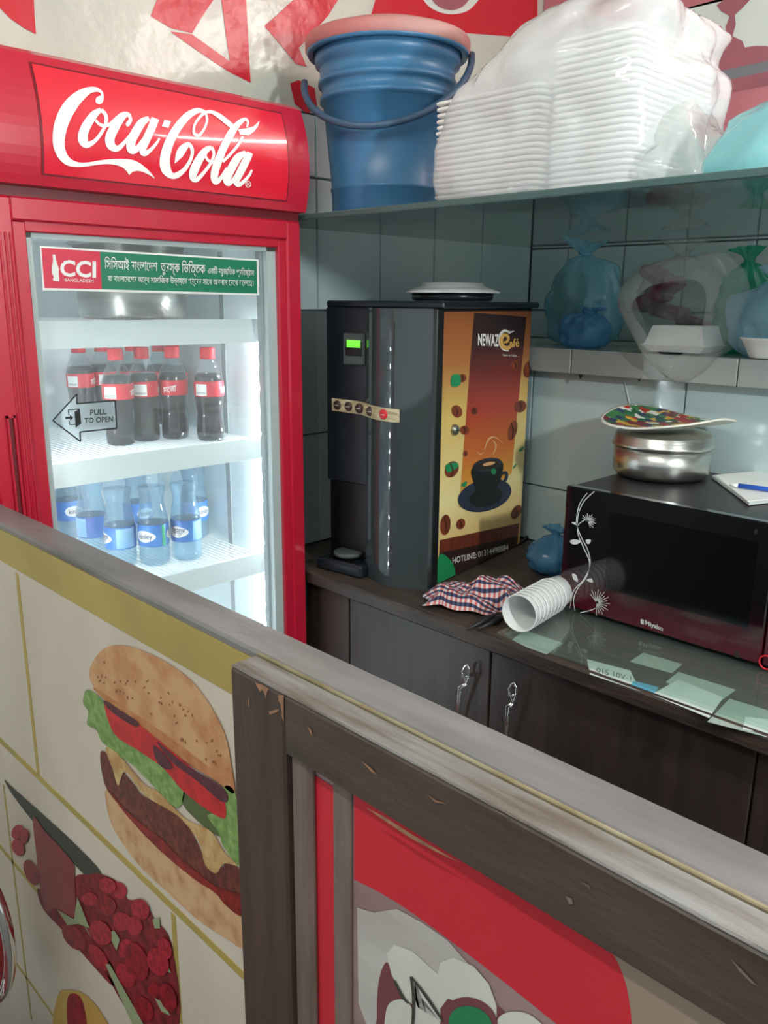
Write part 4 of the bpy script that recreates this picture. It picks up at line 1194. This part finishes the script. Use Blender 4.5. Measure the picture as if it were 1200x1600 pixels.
for pts in ([(680, 500), (715, 498), (716, 545), (676, 548)], [(650, 920), (700, 908), (706, 930), (660, 955)], [(1040, 500), (1062, 496), (1058, 524), (1045, 520)], [(990, 855), (1015, 832), (1010, 852)], [(962, 935), (980, 912), (975, 930)], [(724, 1010), (748, 995), (745, 1018), (730, 1022)], [(616, 1350), (650, 1345), (690, 1400), (685, 1470), (612, 1490)], [(940, 1330), (985, 1300), (982, 1370), (945, 1385)]):
    art('leaf_print', 'leaf_green', pts, .0020)
art('saucer_print', 'cup_navy', oval(832, 1062, 128, 74, -.26, 28), .0018)
art('saucer_print', 'cup_black', oval(838, 1068, 76, 46, -.26, 24), .0022)
art('cup_print', 'cup_black', [(778, 930), (910, 900), (908, 985), (885, 1030), (880, 1090), (800, 1100), (798, 1040), (780, 1000)], .0026)
stroke_b = B(); stroke(stroke_b, [za(q) for q in [(905, 965, 12), (932, 955, 14), (932, 985, 14), (905, 1010, 10)]], PS, .0024, 4); stroke_b.build('cup_handle_print', 'cup_navy', po, world=True)
art('cup_rim_print', 'cup_navy', oval(845, 918, 68, 30, -.2, 24), .0030)
art('coffee_print', 'coffee', oval(845, 920, 58, 22, -.2, 24), .0034)
art('froth_print', 'steam', oval(852, 914, 30, 8, -.2, 16), .0038)
art('leaf_print', 'leaf_green', oval(874, 950, 12, 14), .0032)
for pts in ([(830, 850, 3), (850, 800, 10), (880, 790, 6), (920, 820, 2)], [(870, 870, 3), (885, 830, 10), (870, 805, 4)], [(795, 858, 2), (810, 868, 6), (830, 862, 2)]):
    b = B(); stroke(b, [za(q) for q in pts], PS, .0024, 5); b.build('steam_print', 'steam', po, world=True)
lk = PS(za((684, 754)), 0)
T = Matrix.Translation(lk) @ Matrix.Rotation(MR, 4, 'Z') @ Matrix.Rotation(math.pi / 2, 4, 'Y')
lo = B().lathe([(.012, 0), (.012, .006), (.010, .010), (.007, .012), (0, .012)], seg=20, T=T).build('lock', 'metal_lock', mc, world=True)
B().box((-.0012, -.004, .012), (.0012, .004, .0126), 0, T).build('keyhole', 'machine_dark', lo, world=True)
# plate upside down over a black ring on top
PLT = Mi @ Vector((.20, .20, HT))
t = thing('tray_dish', 'low round black dish on top of the coffee machine', 'dish', PLT)
B().lathe([(0, .001), (.085, .001), (.09, .004), (.092, .018), (.088, .018), (.085, .006), (0, .006)], seg=40).build('dish', 'machine_black', t)
t = thing('plate', 'white round plate lying upside down on the coffee machine', 'plate', PLT + Vector((.0, 0, .0185)))
B().lathe([(.106, .000), (.106, .003), (.085, .010), (.072, .014), (.066, .022), (.062, .022), (.058, .019), (0, .019), (0, .016), (.060, .012), (.085, .006), (.104, .0)], seg=48).build('plate', 'white_plastic', t)

# ---------------- microwave
mx0, mx1, my0, mz0, mz1 = -.866, -.385, 1.362, ZG + .001, 1.153
mwv = thing('microwave', 'black microwave oven with silver flower print and dark red lower door', 'microwave', (mx0, my0, mz0))
B().box((mx0 + .004, my0 + .02, mz0 + .008), (mx1 - .004, my0 + .345, mz1 - .001), .004).build('case', 'mw_body', mwv, world=True)
for x in (mx0 + .05, mx1 - .05):
    for y in (my0 + .06, my0 + .3):
        B().lathe([(0, 0), (.012, 0), (.014, .009), (0, .009)], (x, y, mz0), 12).build('foot', 'cable', mwv, world=True)
xd = -.4635
md = B().box((mx0, my0, mz0 + .006), (xd - .001, my0 + .022, mz1), .003).build('oven_door', 'mw_glass', mwv, world=True)
PM = Plane((0, my0, 0), (0, -1, 0))
B().poly([(mx0 + .10, my0 - .0004, mz0 + .065), (xd - .028, my0 - .0004, mz0 + .065), (xd - .028, my0 - .0004, mz1 - .035), (mx0 + .10, my0 - .0004, mz1 - .035)]).build('door_window', 'mw_window', md, world=True)
B().box((xd + .001, my0, mz0 + .006), (mx1, my0 + .022, mz1), .003).build('control_panel', 'mw_panel', mwv, world=True)
tx = B(); text_px(tx, 'Miyako', (1008, 975.5), (1036, 986), 7, PM, .0008, 0.03); blotch(tx, [(1001, 967), (1006, 968.5), (1006, 976), (1001, 974.5)], PM, .0008, sm=False); tx.build('brand_lettering', 'print_silver', md, world=True)
fz = z2p(660, 640, .45)
fw = B()
for pts in ([(597, 284, 3), (560, 320, 3), (540, 370, 3), (540, 430, 3), (560, 480, 3.5), (580, 530, 3), (570, 580, 3), (540, 620, 3), (525, 660, 3), (530, 700, 2)],
            [(572, 290, 2), (545, 330, 3), (535, 390, 3), (550, 440, 3), (575, 490, 3), (582, 540, 3), (560, 590, 3), (525, 630, 3), (512, 690, 2)],
            [(548, 705, 3), (580, 698, 3), (600, 690, 3)], [(540, 400, 2), (560, 385, 3), (572, 383, 3)]):
    stroke(fw, [fz(q) for q in pts], PM, .0008, 5)
for cx, cy, R_, a0, a1, nn in ((575, 388, 28, -2.6, 1.2, 13), (605, 670, 46, -2.2, 1.6, 16)):
    for k in range(nn):
        a = a0 + (a1 - a0) * k / (nn - 1)
        rr = R_ * (1 if k % 2 else .82)
        stroke(fw, [fz((cx, cy, 2.4)), fz((cx + rr * math.cos(a), cy + rr * math.sin(a), 2.0))], PM, .0008, 1)
for pts in ([(513, 455), (530, 450), (550, 458), (535, 468), (518, 466)], [(568, 452), (585, 452), (580, 466), (570, 464)], [(520, 570), (535, 575), (540, 598), (525, 590)], [(570, 590), (588, 586), (592, 600), (578, 598)], [(518, 392), (535, 392), (545, 402), (530, 400)]):
    blotch(fw, [fz(q) for q in pts], PM, .0008, 3)
fw.build('flower_print', 'print_silver', md, world=True)
for q, rr in ((fz((1092, 850)), .004), (fz((1158, 424)), .003)):
    p = PM(q, .0008); B().poly([p + Vector((rr * math.cos(a), 0, 1.6 * rr * math.sin(a))) for a in (k * .628 for k in range(10))]).build('worn_sticker', 'mw_body', md, world=True)
tx = B(); R_ = PM((1198, 1035), 0)
tx.tube([R_ + Vector((.012 * math.cos(a), -.001, .012 * math.sin(a))) for a in (k * math.pi / 8 for k in range(16))], .0015, 6, True)
tx.build('dial_mark', 'button_red', mwv, world=True)
# steel pot and patterned plate on the microwave
pc = at(1031, 742, 2, mz1); pr_ = .098
t = thing('steel_tiffin_pot', 'round steel pot with domed lid on the microwave', 'pot', (pc.x, pc.y, mz1 + .0005))
B().lathe([(0, .003), (.07, 0), (.088, .001), (.096, .010), (.097, .066), (.093, .066), (.092, .012), (0, .008)], seg=56).build('pot_body', 'steel', t)
B().lathe([(.0975, .062), (.1005, .063), (.1005, .069), (.0985, .071), (.0975, .086), (.092, .091), (.06, .094), (0, .094)], seg=56).build('lid', 'steel', t)
t = thing('patchwork_plate', 'wavy plate with patchwork coloured top lying on the steel pot', 'plate', (pc.x + .006, pc.y + .0, mz1 + .0955))
def wavy(r, a): return r, .010 * math.cos(2 * a - .6) * (r / .118) ** 2 * 1.4 + .014 * (r / .118) ** 2 - (.0 if r else 0)
def plate_rows(dz, rs, R=.121):
    out = []
    for r in rs:
        row = []
        for k in range(48):
            a = 2 * math.pi * k / 48
            q = (abs(math.cos(a)) ** 3.2 + abs(math.sin(a)) ** 3.2) ** (-1 / 3.2)
            rr = r * q * .98
            z = .012 * math.cos(2 * a + .6) * (r / R) ** 2 + .018 * (r / R) ** 2 + dz + .004
            row.append(Vector((rr * math.cos(a), rr * math.sin(a), z)))
        out.append(row)
    return out
up, dn = plate_rows(.004, (.002, .04, .07, .09, .105, .116)), plate_rows(0, (.002, .04, .07, .09, .105, .118, .121))
b = B(); b.grid(dn, True, True); b.grid([dn[-1], [p + Vector((0, 0, .004)) for p in dn[-1]], up[-1]], True, True); b.build('plate_body', 'plate_rim', t)
b = B(); b.grid([[p + Vector((0, 0, .0004)) for p in r] for r in up], True, True); b.build('plate_print', 'patchwork', t)
# notebook and pen
nb = [at(x, y, 2, mz1) for x, y in ((1112, 747), (1225, 738), (1300, 775), (1170, 790))]
t = thing('paper_pad', 'stack of white papers on the microwave under a blue pen', 'paper', (nb[0].x, nb[0].y, mz1))
B().prism([p + Vector((0, 0, .0006)) for p in nb], (0, 0, .005)).build('sheets', 'paper', t, world=True)
nb2 = [p + Vector((.004 * (-1) ** i, .003, .0058)) for i, p in enumerate(nb)]
B().prism(nb2, (0, 0, .0012)).build('top_sheet', 'label_white', t, world=True)
p0, p1 = at(1140, 757, 2, mz1 + .013), at(1260, 772, 2, mz1 + .013)
t = thing('pen', 'blue ballpoint pen lying on the papers', 'pen', p0)
B().tube([p0 + (p1 - p0) * .12, p1], .0045, 10).build('barrel', 'pen_blue', t, world=True)
B().tube([p0, p0 + (p1 - p0) * .12], [.002, .0042], 10).build('tip', 'label_white', t, world=True)

# ---------------- paper cups lying in a nested row
ca, cb_ = at(812, 958, 2, ZG + .036), at(893, 912, 2, ZG + .033)
dr_ = (cb_ - ca).normalized()
zax = dr_; xax = Vector((0, 0, 1)).cross(zax).normalized(); yax = zax.cross(xax)
NC = 9
cup_me = None
for k in range(NC):
    p = ca + dr_ * (k * .0155)
    Tm = Matrix((xax, yax, zax)).transposed().to_4x4(); Tm.translation = p
    if cup_me is None:
        pc_ = B().lathe([(.0345, .003), (.0362, .001), (.0366, -.001), (.0358, -.003), (.034, -.002), (.0335, .004), (.0255, .082), (0, .082), (0, .084), (.0262, .084), (.0345, .003)], seg=36).build('paper_cup', 'white_plastic', None)
        cup_me = pc_; o = pc_
    else:
        o = copy_tree(pc_)
    o.matrix_world = Tm
    tag(o, 'white paper cup at the open front end of the nested row' if k == 0 else 'last white paper cup of the nested row, touching the microwave' if k == NC - 1 else 'white paper cup nested within the row lying beside the microwave', 'cup', 'nested paper cups')

# ---------------- crumpled checked cloth
cc = at(750, 942, 2, ZC)
cl = B(); N = 44; rows = []
for i in range(N):
    row = []
    for k in range(N):
        u, v = i / (N - 1) * 2 - 1, k / (N - 1) * 2 - 1
        r_ = max(abs(u), abs(v)); an = math.atan2(v, u)
        p = Vector((u * .105 + .02 * noise.noise((u * 2, v * 2, 1)), v * .075 + .02 * noise.noise((u * 2, v * 2, 5)), 0))
        n1 = noise.noise((u * 1.6 + 3, v * 1.6, 9)); n2 = noise.noise((u * 3.4, v * 3.4 + 2, 2))
        fold = .5 + .5 * math.sin(7 * (u * .8 + v * .5) + 4 * n1)
        h_ = .020 * (n1 + .6) + .016 * fold + .010 * n2 + .026 * max(0, 1 - math.hypot(u, v))
        edge = min(1, (1 - r_) * 4)
        p.z = .004 + max(0, h_) * (.18 + .82 * edge)
        row.append(p)
    rows.append(row)
cl.grid(rows, True)
clo = cl.build('checked_cloth', 'check_cloth', None, loc=(cc.x, cc.y, ZC + .001), rz=rad(28))
me = clo.data; uvl = me.uv_layers.new(name='UVMap')
for lp in me.loops:
    i, k = divmod(lp.vertex_index, N); uvl.data[lp.index].uv = (i / (N - 1) * .9, k / (N - 1) * .7)
tag(clo, 'crumpled red and navy checked cloth in front of the coffee machine', 'cloth')
t = thing('black_tongs', 'black plastic clip under the checked cloth at the counter edge', 'clip', at(745, 975, 2, ZC))
q0, q1 = at(730, 984, 2, ZC + .006), at(782, 962, 2, ZC + .006)
B().tube([q0, (q0 + q1) / 2 + Vector((0, 0, .006)), q1], [.002, .007, .008], 8).build('arm', 'cable', t, world=True)
B().tube([q0 + Vector((.012, .016, 0)), (q0 + q1) / 2 + Vector((.014, .02, .004)), q1], [.002, .006, .008], 8).build('arm', 'cable', t, world=True)
# little bags and cable on the counter
ZLs, ZL = ZL, ZC + .0005
gp = at(862, 893, 2, ZC)
t, _ = knotted('plastic_bag', 'bag_deepblue', 'blue plastic bag on the counter between coffee machine and microwave', (866, 880), gp.y, .055, .045, .105, 23, knot=False)
ZL = ZLs
cpts = smooth_line([tuple(at(x, y, 2, ZC + .006)) for x, y in ((812, 848), (830, 836), (856, 834), (876, 842), (884, 856), (890, 880))], 6)
o = B().tube(cpts, .0045, 8).build('power_cable', 'cable', None)
tag(o, 'black power cable looped on the counter behind the blue bag', 'cable')
PW = Plane((0, YL - .008, 0), (0, -1, 0))
sp_ = [PW(q) for q in ((975, 592), (980, 615), (985, 640), (985, 675))]
o = B().tube([tuple(p) for p in smooth_line([tuple(s_) for s_ in sp_], 6)], .0012, 6).build('hanging_string', 'string', None)
tag(o, 'thin white string hanging against the tiled wall above the steel pot', 'string')
for q, lab in (((906, 584), 'dark rag of sealant hanging under the ledge at the left'), ((998, 588), 'dark shred of sealant hanging under the ledge above the string')):
    p = Plane((0, 1.712, 0), (0, -1, 0))(q)
    o = B().prism([p + Vector((x, 0, z)) for x, z in ((-.012, .006), (.010, .006), (.006, -.004), (.001, -.012), (-.003, -.004))], (0, .004, 0)).build('sealant_shred', 'cable', None)
    tag(o, lab, 'sealant')

# ================================================================== FRONT PARTITION
ZP = 1.18
YF, YK = .421, .469
pr = thing('partition', 'low partition with burger print, olive band and grey wooden cap', 'partition', (-1.0, .445, 0))
B().box((-1.57, YF + .003, 0.0), (0.5, YK - .006, ZP - .012)).build('core_board', 'cab_wood', pr, world=True)
B().box((-1.57, YF + .001, ZP - .012), (0.5, YK, ZP), .003).build('cap_board', 'cap_wood', pr, world=True)
pp = B().box((-1.57, YF, 0.0), (-0.50, YF + .004, ZP - .010)).build('printed_sheet', 'print_cream', pr, world=True)
PP = Plane((0, YF, 0), (0, -1, 0))
B().box((-1.57, YF - .0008, 1.121), (-0.58, YF + .002, ZP - .009)).build('olive_band', 'print_olive', pp, world=True)
def ink_(name, mat, pts, off, fn=None, sm=True, par=None):
    return blotch(B(), [fn(q) for q in pts] if fn else pts, PP, off, 4, sm).build(name, mat, par or pp, world=True)
zh = .785
for z, w in ((zh, .011), (.545, .010), (.30, .007)):
    B().box((-1.57, YF - .0007, z - w / 2), (-.52, YF + .001, z + w / 2)).build('grid_line', 'print_olive', pp, world=True)
def vline(p0, p1, w=.010):
    a, b_ = PP(p0), PP(p1)
    x = (a.x + b_.x) / 2
    B().box((x - w / 2, YF - .0007, min(a.z, b_.z)), (x + w / 2, YF + .001, max(a.z, b_.z))).build('grid_line', 'print_olive', pp, world=True)
vline((22, 893), (65, 1215)); vline((268, 1425), (285, 1600), .010); vline((0, 1220), (55, 1600), .006)
s1, s2 = z2p(0, 780, .4), z2p(0, 1160, .35)
ink_('bun_print', 'bun', [(142, 1040), (160, 1015), (185, 1008), (215, 1014), (260, 1035), (300, 1065), (330, 1105), (352, 1150), (362, 1200), (366, 1240), (340, 1222), (290, 1190), (240, 1150), (190, 1115), (155, 1085), (140, 1060)], .0016)
ink_('toast_shade_print', 'toast_shade', [(146, 1074), (170, 1088), (215, 1118), (262, 1150), (305, 1182), (340, 1206), (358, 1200), (366, 1240), (340, 1222), (290, 1190), (240, 1150), (190, 1115), (155, 1086)], .0018)
ink_('bun_print', 'bun_low', [(475, 210), (560, 300), (680, 440), (800, 540), (900, 620), (980, 690), (1085, 770), (1110, 925), (1000, 870), (880, 790), (760, 680), (640, 570), (560, 470), (500, 370), (475, 280)], .0010, s2)
ink_('lettuce_print', 'lettuce', [(330, 755), (350, 745), (395, 780), (420, 830), (440, 900), (520, 955), (600, 1000), (690, 1065), (720, 1130), (712, 1190), (680, 1200), (640, 1150), (590, 1100), (520, 1040), (450, 980), (400, 950), (375, 900), (340, 880), (345, 830), (325, 800)], .0014, s1)
ink_('lettuce_print', 'lettuce', [(460, -10), (560, 30), (660, 60), (740, 120), (815, 180), (812, 260), (790, 292), (740, 255), (690, 200), (640, 150), (580, 90), (500, 40)], .0018, s2)
ink_('cucumber_print', 'cucumber', [(815, 180), (880, 230), (930, 290), (980, 340), (990, 420), (930, 390), (860, 330), (815, 270)], .0014, s2)
ink_('lettuce_print', 'lettuce', [(1000, 200), (1050, 225), (1075, 400), (1085, 560), (1000, 470), (975, 400), (925, 330), (960, 320), (1000, 330)], .0018, s2)
ink_('tomato_print', 'tomato', [(163, 1098), (185, 1108), (225, 1138), (262, 1168), (300, 1200), (345, 1240), (352, 1278), (325, 1266), (285, 1235), (255, 1200), (215, 1172), (178, 1146)], .0022)
ink_('onion_print', 'onion', [(163, 1094), (188, 1110), (215, 1128), (212, 1136), (185, 1120), (168, 1106)], .0026)
ink_('onion_print', 'onion', [(245, 1158), (290, 1195), (345, 1228), (356, 1248), (345, 1252), (310, 1222), (268, 1190)], .0026)
ink_('onion_print', 'onion', [(240, 1165), (258, 1180), (270, 1200), (255, 1200), (243, 1186)], .0027)
ink_('patty_print', 'patty', [(450, 40), (485, 65), (520, 180), (545, 135), (600, 190), (640, 240), (760, 300), (830, 360), (890, 470), (920, 550), (990, 560), (1010, 535), (1080, 580), (1090, 690), (1000, 670), (900, 620), (800, 540), (680, 440), (560, 310), (480, 215), (452, 120)], .0014, s2)
ink_('sauce_print', 'sauce', [(480, 205), (560, 300), (640, 370), (720, 430), (800, 510), (880, 580), (960, 640), (1085, 690), (1090, 745), (1070, 775), (1000, 720), (960, 670), (880, 620), (780, 540), (680, 450), (560, 320)], .0018, s2)
ink_('cream_print', 'cream_sauce', [(470, 25), (530, 55), (640, 185), (700, 215), (770, 285), (840, 350), (940, 395), (1000, 490), (1060, 550), (1000, 540), (965, 585), (915, 545), (885, 440), (790, 325), (650, 240), (560, 130), (528, 195), (503, 120)], .0020, s2)
sd = B(); random.seed(3)
for k in range(46):
    t_ = random.random(); u = random.random()
    cx = 150 + 195 * t_; top = 1020 + 120 * max(0, t_ - .25) ** 1.2 * 1.5; bot = 1080 + 140 * t_
    cy = top + 14 + (bot - top - 30) * u
    blotch(sd, oval(cx, cy, random.uniform(.8, 1.6), random.uniform(1.6, 3.4), random.uniform(-.6, .9), 8), PP, .0020, sm=False)
sd.build('seed_print', 'seed', pp, world=True)
ink_('shadow_print', 'shade_print', [(20, 168), (60, 205), (200, 330), (330, 450), (450, 580), (400, 610), (300, 510), (170, 380), (60, 240)], .0010, s2)
ink_('berry_print', 'berry_dark', [(440, 585), (520, 620), (570, 700), (640, 705), (690, 790), (765, 900), (800, 1257), (640, 1270), (520, 1120), (400, 860), (330, 700), (335, 600), (400, 590)], .0012, s2)
ink_('berry_print', 'berry_dark', [(170, 650), (260, 740), (340, 770), (420, 900), (500, 990), (508, 1090), (400, 980), (280, 840), (190, 740)], .0012, s2)
ink_('glass_print', 'glass_pink', [(148, 335), (200, 395), (320, 530), (332, 600), (335, 760), (300, 790), (250, 740), (210, 760), (180, 660), (162, 500)], .0018, s2)
for cx, cy, rx, ry, ro in ((78, 400, 26, 34, .5), (105, 420, 22, 36, .2), (80, 470, 26, 40, -.4), (140, 580, 30, 60, -.4), (480, 640, 40, 34, .6), (530, 660, 34, 40, -.6), (625, 745, 40, 50, -.5), (600, 820, 36, 44, -.2), (470, 730, 50, 44, .4), (610, 980, 50, 90, -.3), (705, 980, 46, 66, -.4), (735, 920, 30, 50, -.3), (750, 1140, 36, 66, -.3), (690, 1110, 30, 40, .2), (545, 800, 44, 40, .7), (450, 850, 44, 60, -.6), (560, 1040, 36, 60, -.5), (640, 1190, 40, 60, -.5), (330, 870, 40, 70, -.7), (440, 960, 30, 70, -.6), (560, 920, 30, 44, .3), (400, 700, 36, 30, .2)):
    ink_('berry_print', 'berry_bright' if (cx * 7 + cy) % 3 else 'berry', oval(cx, cy, rx, ry, ro, 14), .0016 + .00008 * (cx * 3 % 23), s2, False)
for pts in ([(480, 850), (510, 840), (535, 880), (520, 930), (500, 890)], [(700, 950), (730, 960), (765, 1030), (740, 1020)], [(690, 1140), (730, 1160), (760, 1220), (720, 1200)], [(680, 790), (710, 780), (715, 830), (690, 830)], [(470, 990), (490, 990), (640, 1257), (590, 1257), (520, 1100)], [(255, 745), (330, 790), (345, 690), (400, 830), (350, 810), (300, 815)]):
    ink_('leaf_print', 'pale_leaf', pts, .0026, s2, False)
ink_('juice_print', 'orange_print', [(258, 1130), (300, 1105), (370, 1120), (440, 1190), (480, 1300), (250, 1300)], .0012, s2)
ink_('juice_print', 'berry', [(300, 1150), (330, 1120), (365, 1150), (385, 1240), (380, 1300), (310, 1300)], .0016, s2)

# ---------------- wooden framed panel standing against the partition
YG = .389
fm = thing('framed_panel', 'dark wooden frame with red printed infill against the partition', 'panel', (-.58, YG, 0))
x0 = -.588; x1 = -.510; zr = 1.1205
B().box((x0, YG, 0.0), (x1, YF - .002, ZP - .0035), .0025).build('stile', 'stile_wood', fm, world=True)
B().box((x1, YG + .0005, zr), (0.5, YF - .002, ZP - .004), .002).build('top_rail', 'frame_wood', fm, world=True)
B().box((x0, YG + .001, ZP - .0045), (0.5, YF - .002, ZP - .0015), .0012).build('worn_edge', 'worn_wood', fm, world=True)
B().box((x0, YF - .0022, ZP - .003), (0.5, YF + .0015, ZP + .0004), .0008).build('sheet_edge', 'olive_dull', fm, world=True)
B().box((x1 - .001, YG + .006, 0), (x1 + .026, YG + .016, zr + .001), .004).build('bead', 'bead_wood', fm, world=True)
YI = YG + .014
B().box((x1, YI, 0.0), (0.5, YI + .004, zr + .004)).build('infill', 'panel_mauve', fm, world=True)
PI = Plane((0, YI, 0), (0, -1, 0))
s3 = z2p(340, 1000, .4)
def inf(name, mat, pts, off, fn=None, sm=False): return blotch(B(), [fn(q) for q in pts] if fn else pts, PI, off, 4, sm).build(name, mat, fm, world=True)
inf('red_print', 'panel_red', [(466, 1195), (522, 1230), (542, 1700), (488, 1700)], .0006)
xb0, xb1 = PI((524, 1300)).x, PI((552, 1300)).x
B().box((xb0, YI - .003, 0), (xb1, YI + .001, zr + .002), .001).build('batten', 'bead_wood', fm, world=True)
inf('red_print', 'panel_red', smooth_line([(553, 1235), (640, 1280), (800, 1375), (900, 1435), (948, 1478), (972, 1520), (984, 1570), (990, 1640)], 4) + [(960, 1680)] + smooth_line([(930, 1640), (870, 1600), (820, 1560), (720, 1482), (620, 1410), (553, 1374)], 3), .0006)
inf('tan_print', 'panel_tan', [(948, 1478), (1300, 1650), (1300, 1800), (1000, 1800), (990, 1640), (984, 1570), (972, 1520)], .0005)
inf('board_print', 'panel_grey', [(545, 1045), (610, 1065), (700, 1050), (800, 1105), (900, 1175), (1000, 1290), (900, 1400), (640, 1500), (620, 1600), (550, 1420)], .0008, s3)
inf('bowl_print', 'panel_plum', [(630, 1330), (660, 1258), (690, 1320), (745, 1412), (1000, 1380), (1150, 1500), (1150, 1700), (640, 1700), (622, 1480)], .0010, s3, True)
inf('petal_print', 'petal', [(660, 1225), (690, 1190), (760, 1215), (820, 1270), (860, 1305), (870, 1260), (920, 1240), (1000, 1275), (1060, 1345), (1090, 1430), (1090, 1500), (1000, 1440), (900, 1400), (870, 1440), (872, 1490), (740, 1410), (680, 1310)], .0014, s3)
inf('petal_print', 'petal', [(660, 1440), (700, 1405), (750, 1420), (765, 1520), (660, 1560)], .0014, s3, True)
inf('petal_print', 'petal', [(1095, 1480), (1150, 1452), (1230, 1470), (1300, 1560), (1100, 1560)], .0014, s3, True)
inf('petal_print', 'petal', [(770, 1330), (800, 1400), (870, 1490), (860, 1600), (770, 1600)], .0014, s3)
inf('ring_print', 'panel_plum', oval(985, 1490, 112, 92, .4, 26), .0018, s3)
inf('green_print', 'panel_green', oval(988, 1502, 88, 70, .4, 26), .0022, s3)
b = B()
for pts in ([(755, 1315, 10), (765, 1400, 12), (760, 1530, 10)], [(760, 1320, 6), (820, 1400, 12), (880, 1490, 8)], [(690, 1330, 8), (720, 1390, 12), (745, 1420, 6)]):
    stroke(b, [s3(q) for q in pts], PI, .0024, 4)
b.build('line_print', 'shade_print', fm, world=True)
# bare splinters where the stain has chipped
PFm = Plane((0, YG, 0), (0, -1, 0))
for pts in ([(145, 165), (160, 172), (175, 176), (200, 190), (192, 206), (190, 232), (184, 210), (175, 195), (166, 204), (160, 192)], [(236, 215), (258, 215), (258, 322), (250, 296), (246, 250), (238, 240)], [(120, 225), (124, 226), (124, 262), (120, 255)]):
    blotch(B(), [s3(q) for q in pts], PFm, .0006, sm=False).build('chipped_stain', 'bare_wood', fm, world=True)
for pts in ([(580, 655), (650, 690), (760, 760), (860, 820), (945, 870), (860, 830), (760, 778), (650, 705)], [(815, 600), (850, 625), (895, 640), (850, 635)], [(560, 470), (600, 500), (625, 530), (600, 515)], [(350, 335), (365, 350), (370, 380), (360, 360)], [(200, 280), (240, 268), (240, 278), (205, 292)]):
    blotch(B(), [s3(q) for q in pts], PFm, .0007, sm=False).build('scratch', 'bare_wood', fm, world=True)
s4 = z2p(700, 1050, 500 / 1200)
for pts in ([(440, 840), (465, 850), (468, 870), (455, 872)], [(495, 785), (530, 800), (535, 820), (520, 805)], [(1060, 1075), (1110, 1125), (1160, 1178), (1140, 1170), (1090, 1120)], [(160, 508), (230, 545), (250, 552), (200, 535)]):
    blotch(B(), [s4(q) for q in pts], PFm, .0007, sm=False).build('scratch', 'bead_wood', fm, world=True)

# ---------------- chrome chair at the left edge of view
cpos = at(-50, 1445, 1, .30)
ch = thing('chrome_chair', 'chrome tube chair with dark red back at the lower left edge', 'chair', (cpos.x, .30, 0))
zc = cpos.z
dirx = Vector((1, 0, 0)); R1, R2 = .088, .135
hoop = [Vector((R1 * math.cos(a) * .92, .0 + .10 * math.cos(a) * .3, zc + R2 * math.sin(a))) for a in (k * math.pi / 20 for k in range(40))]
B().tube(hoop, .009, 12, True).build('back_hoop', 'chrome', ch)
b = B(); b.grid([[Vector((p.x * s_, p.y * s_ + .004, zc + (p.z - zc) * s_)) for p in hoop] for s_ in (.93, .6, .3, .02)], True, True); b.build('backrest', 'red_pad', ch, solid=.012)
sz = zc - .33
B().lathe([(0, 0), (.16, 0), (.175, .015), (.17, .04), (.12, .05), (0, .052)], (0, -.17, sz), 32).build('seat', 'red_pad', ch)
B().lathe([(.165, -.012), (.178, -.008), (.178, .004), (.165, .006)], (0, -.17, sz), 32).build('seat_ring', 'chrome', ch)
for sx in (-1, 1):
    B().tube([(sx * .06, .0, zc - .085), (sx * .07, .0, sz + .05), (sx * .08, -.02, sz)], .008, 8).build('back_post', 'chrome', ch)
    for sy in (-.29, -.05):
        B().tube([(sx * .12, sy, sz - .005), (sx * .17, sy + (-.04 if sy < -.1 else .04), .008)], .010, 8).build('leg', 'chrome', ch)
bpy.context.view_layer.update()
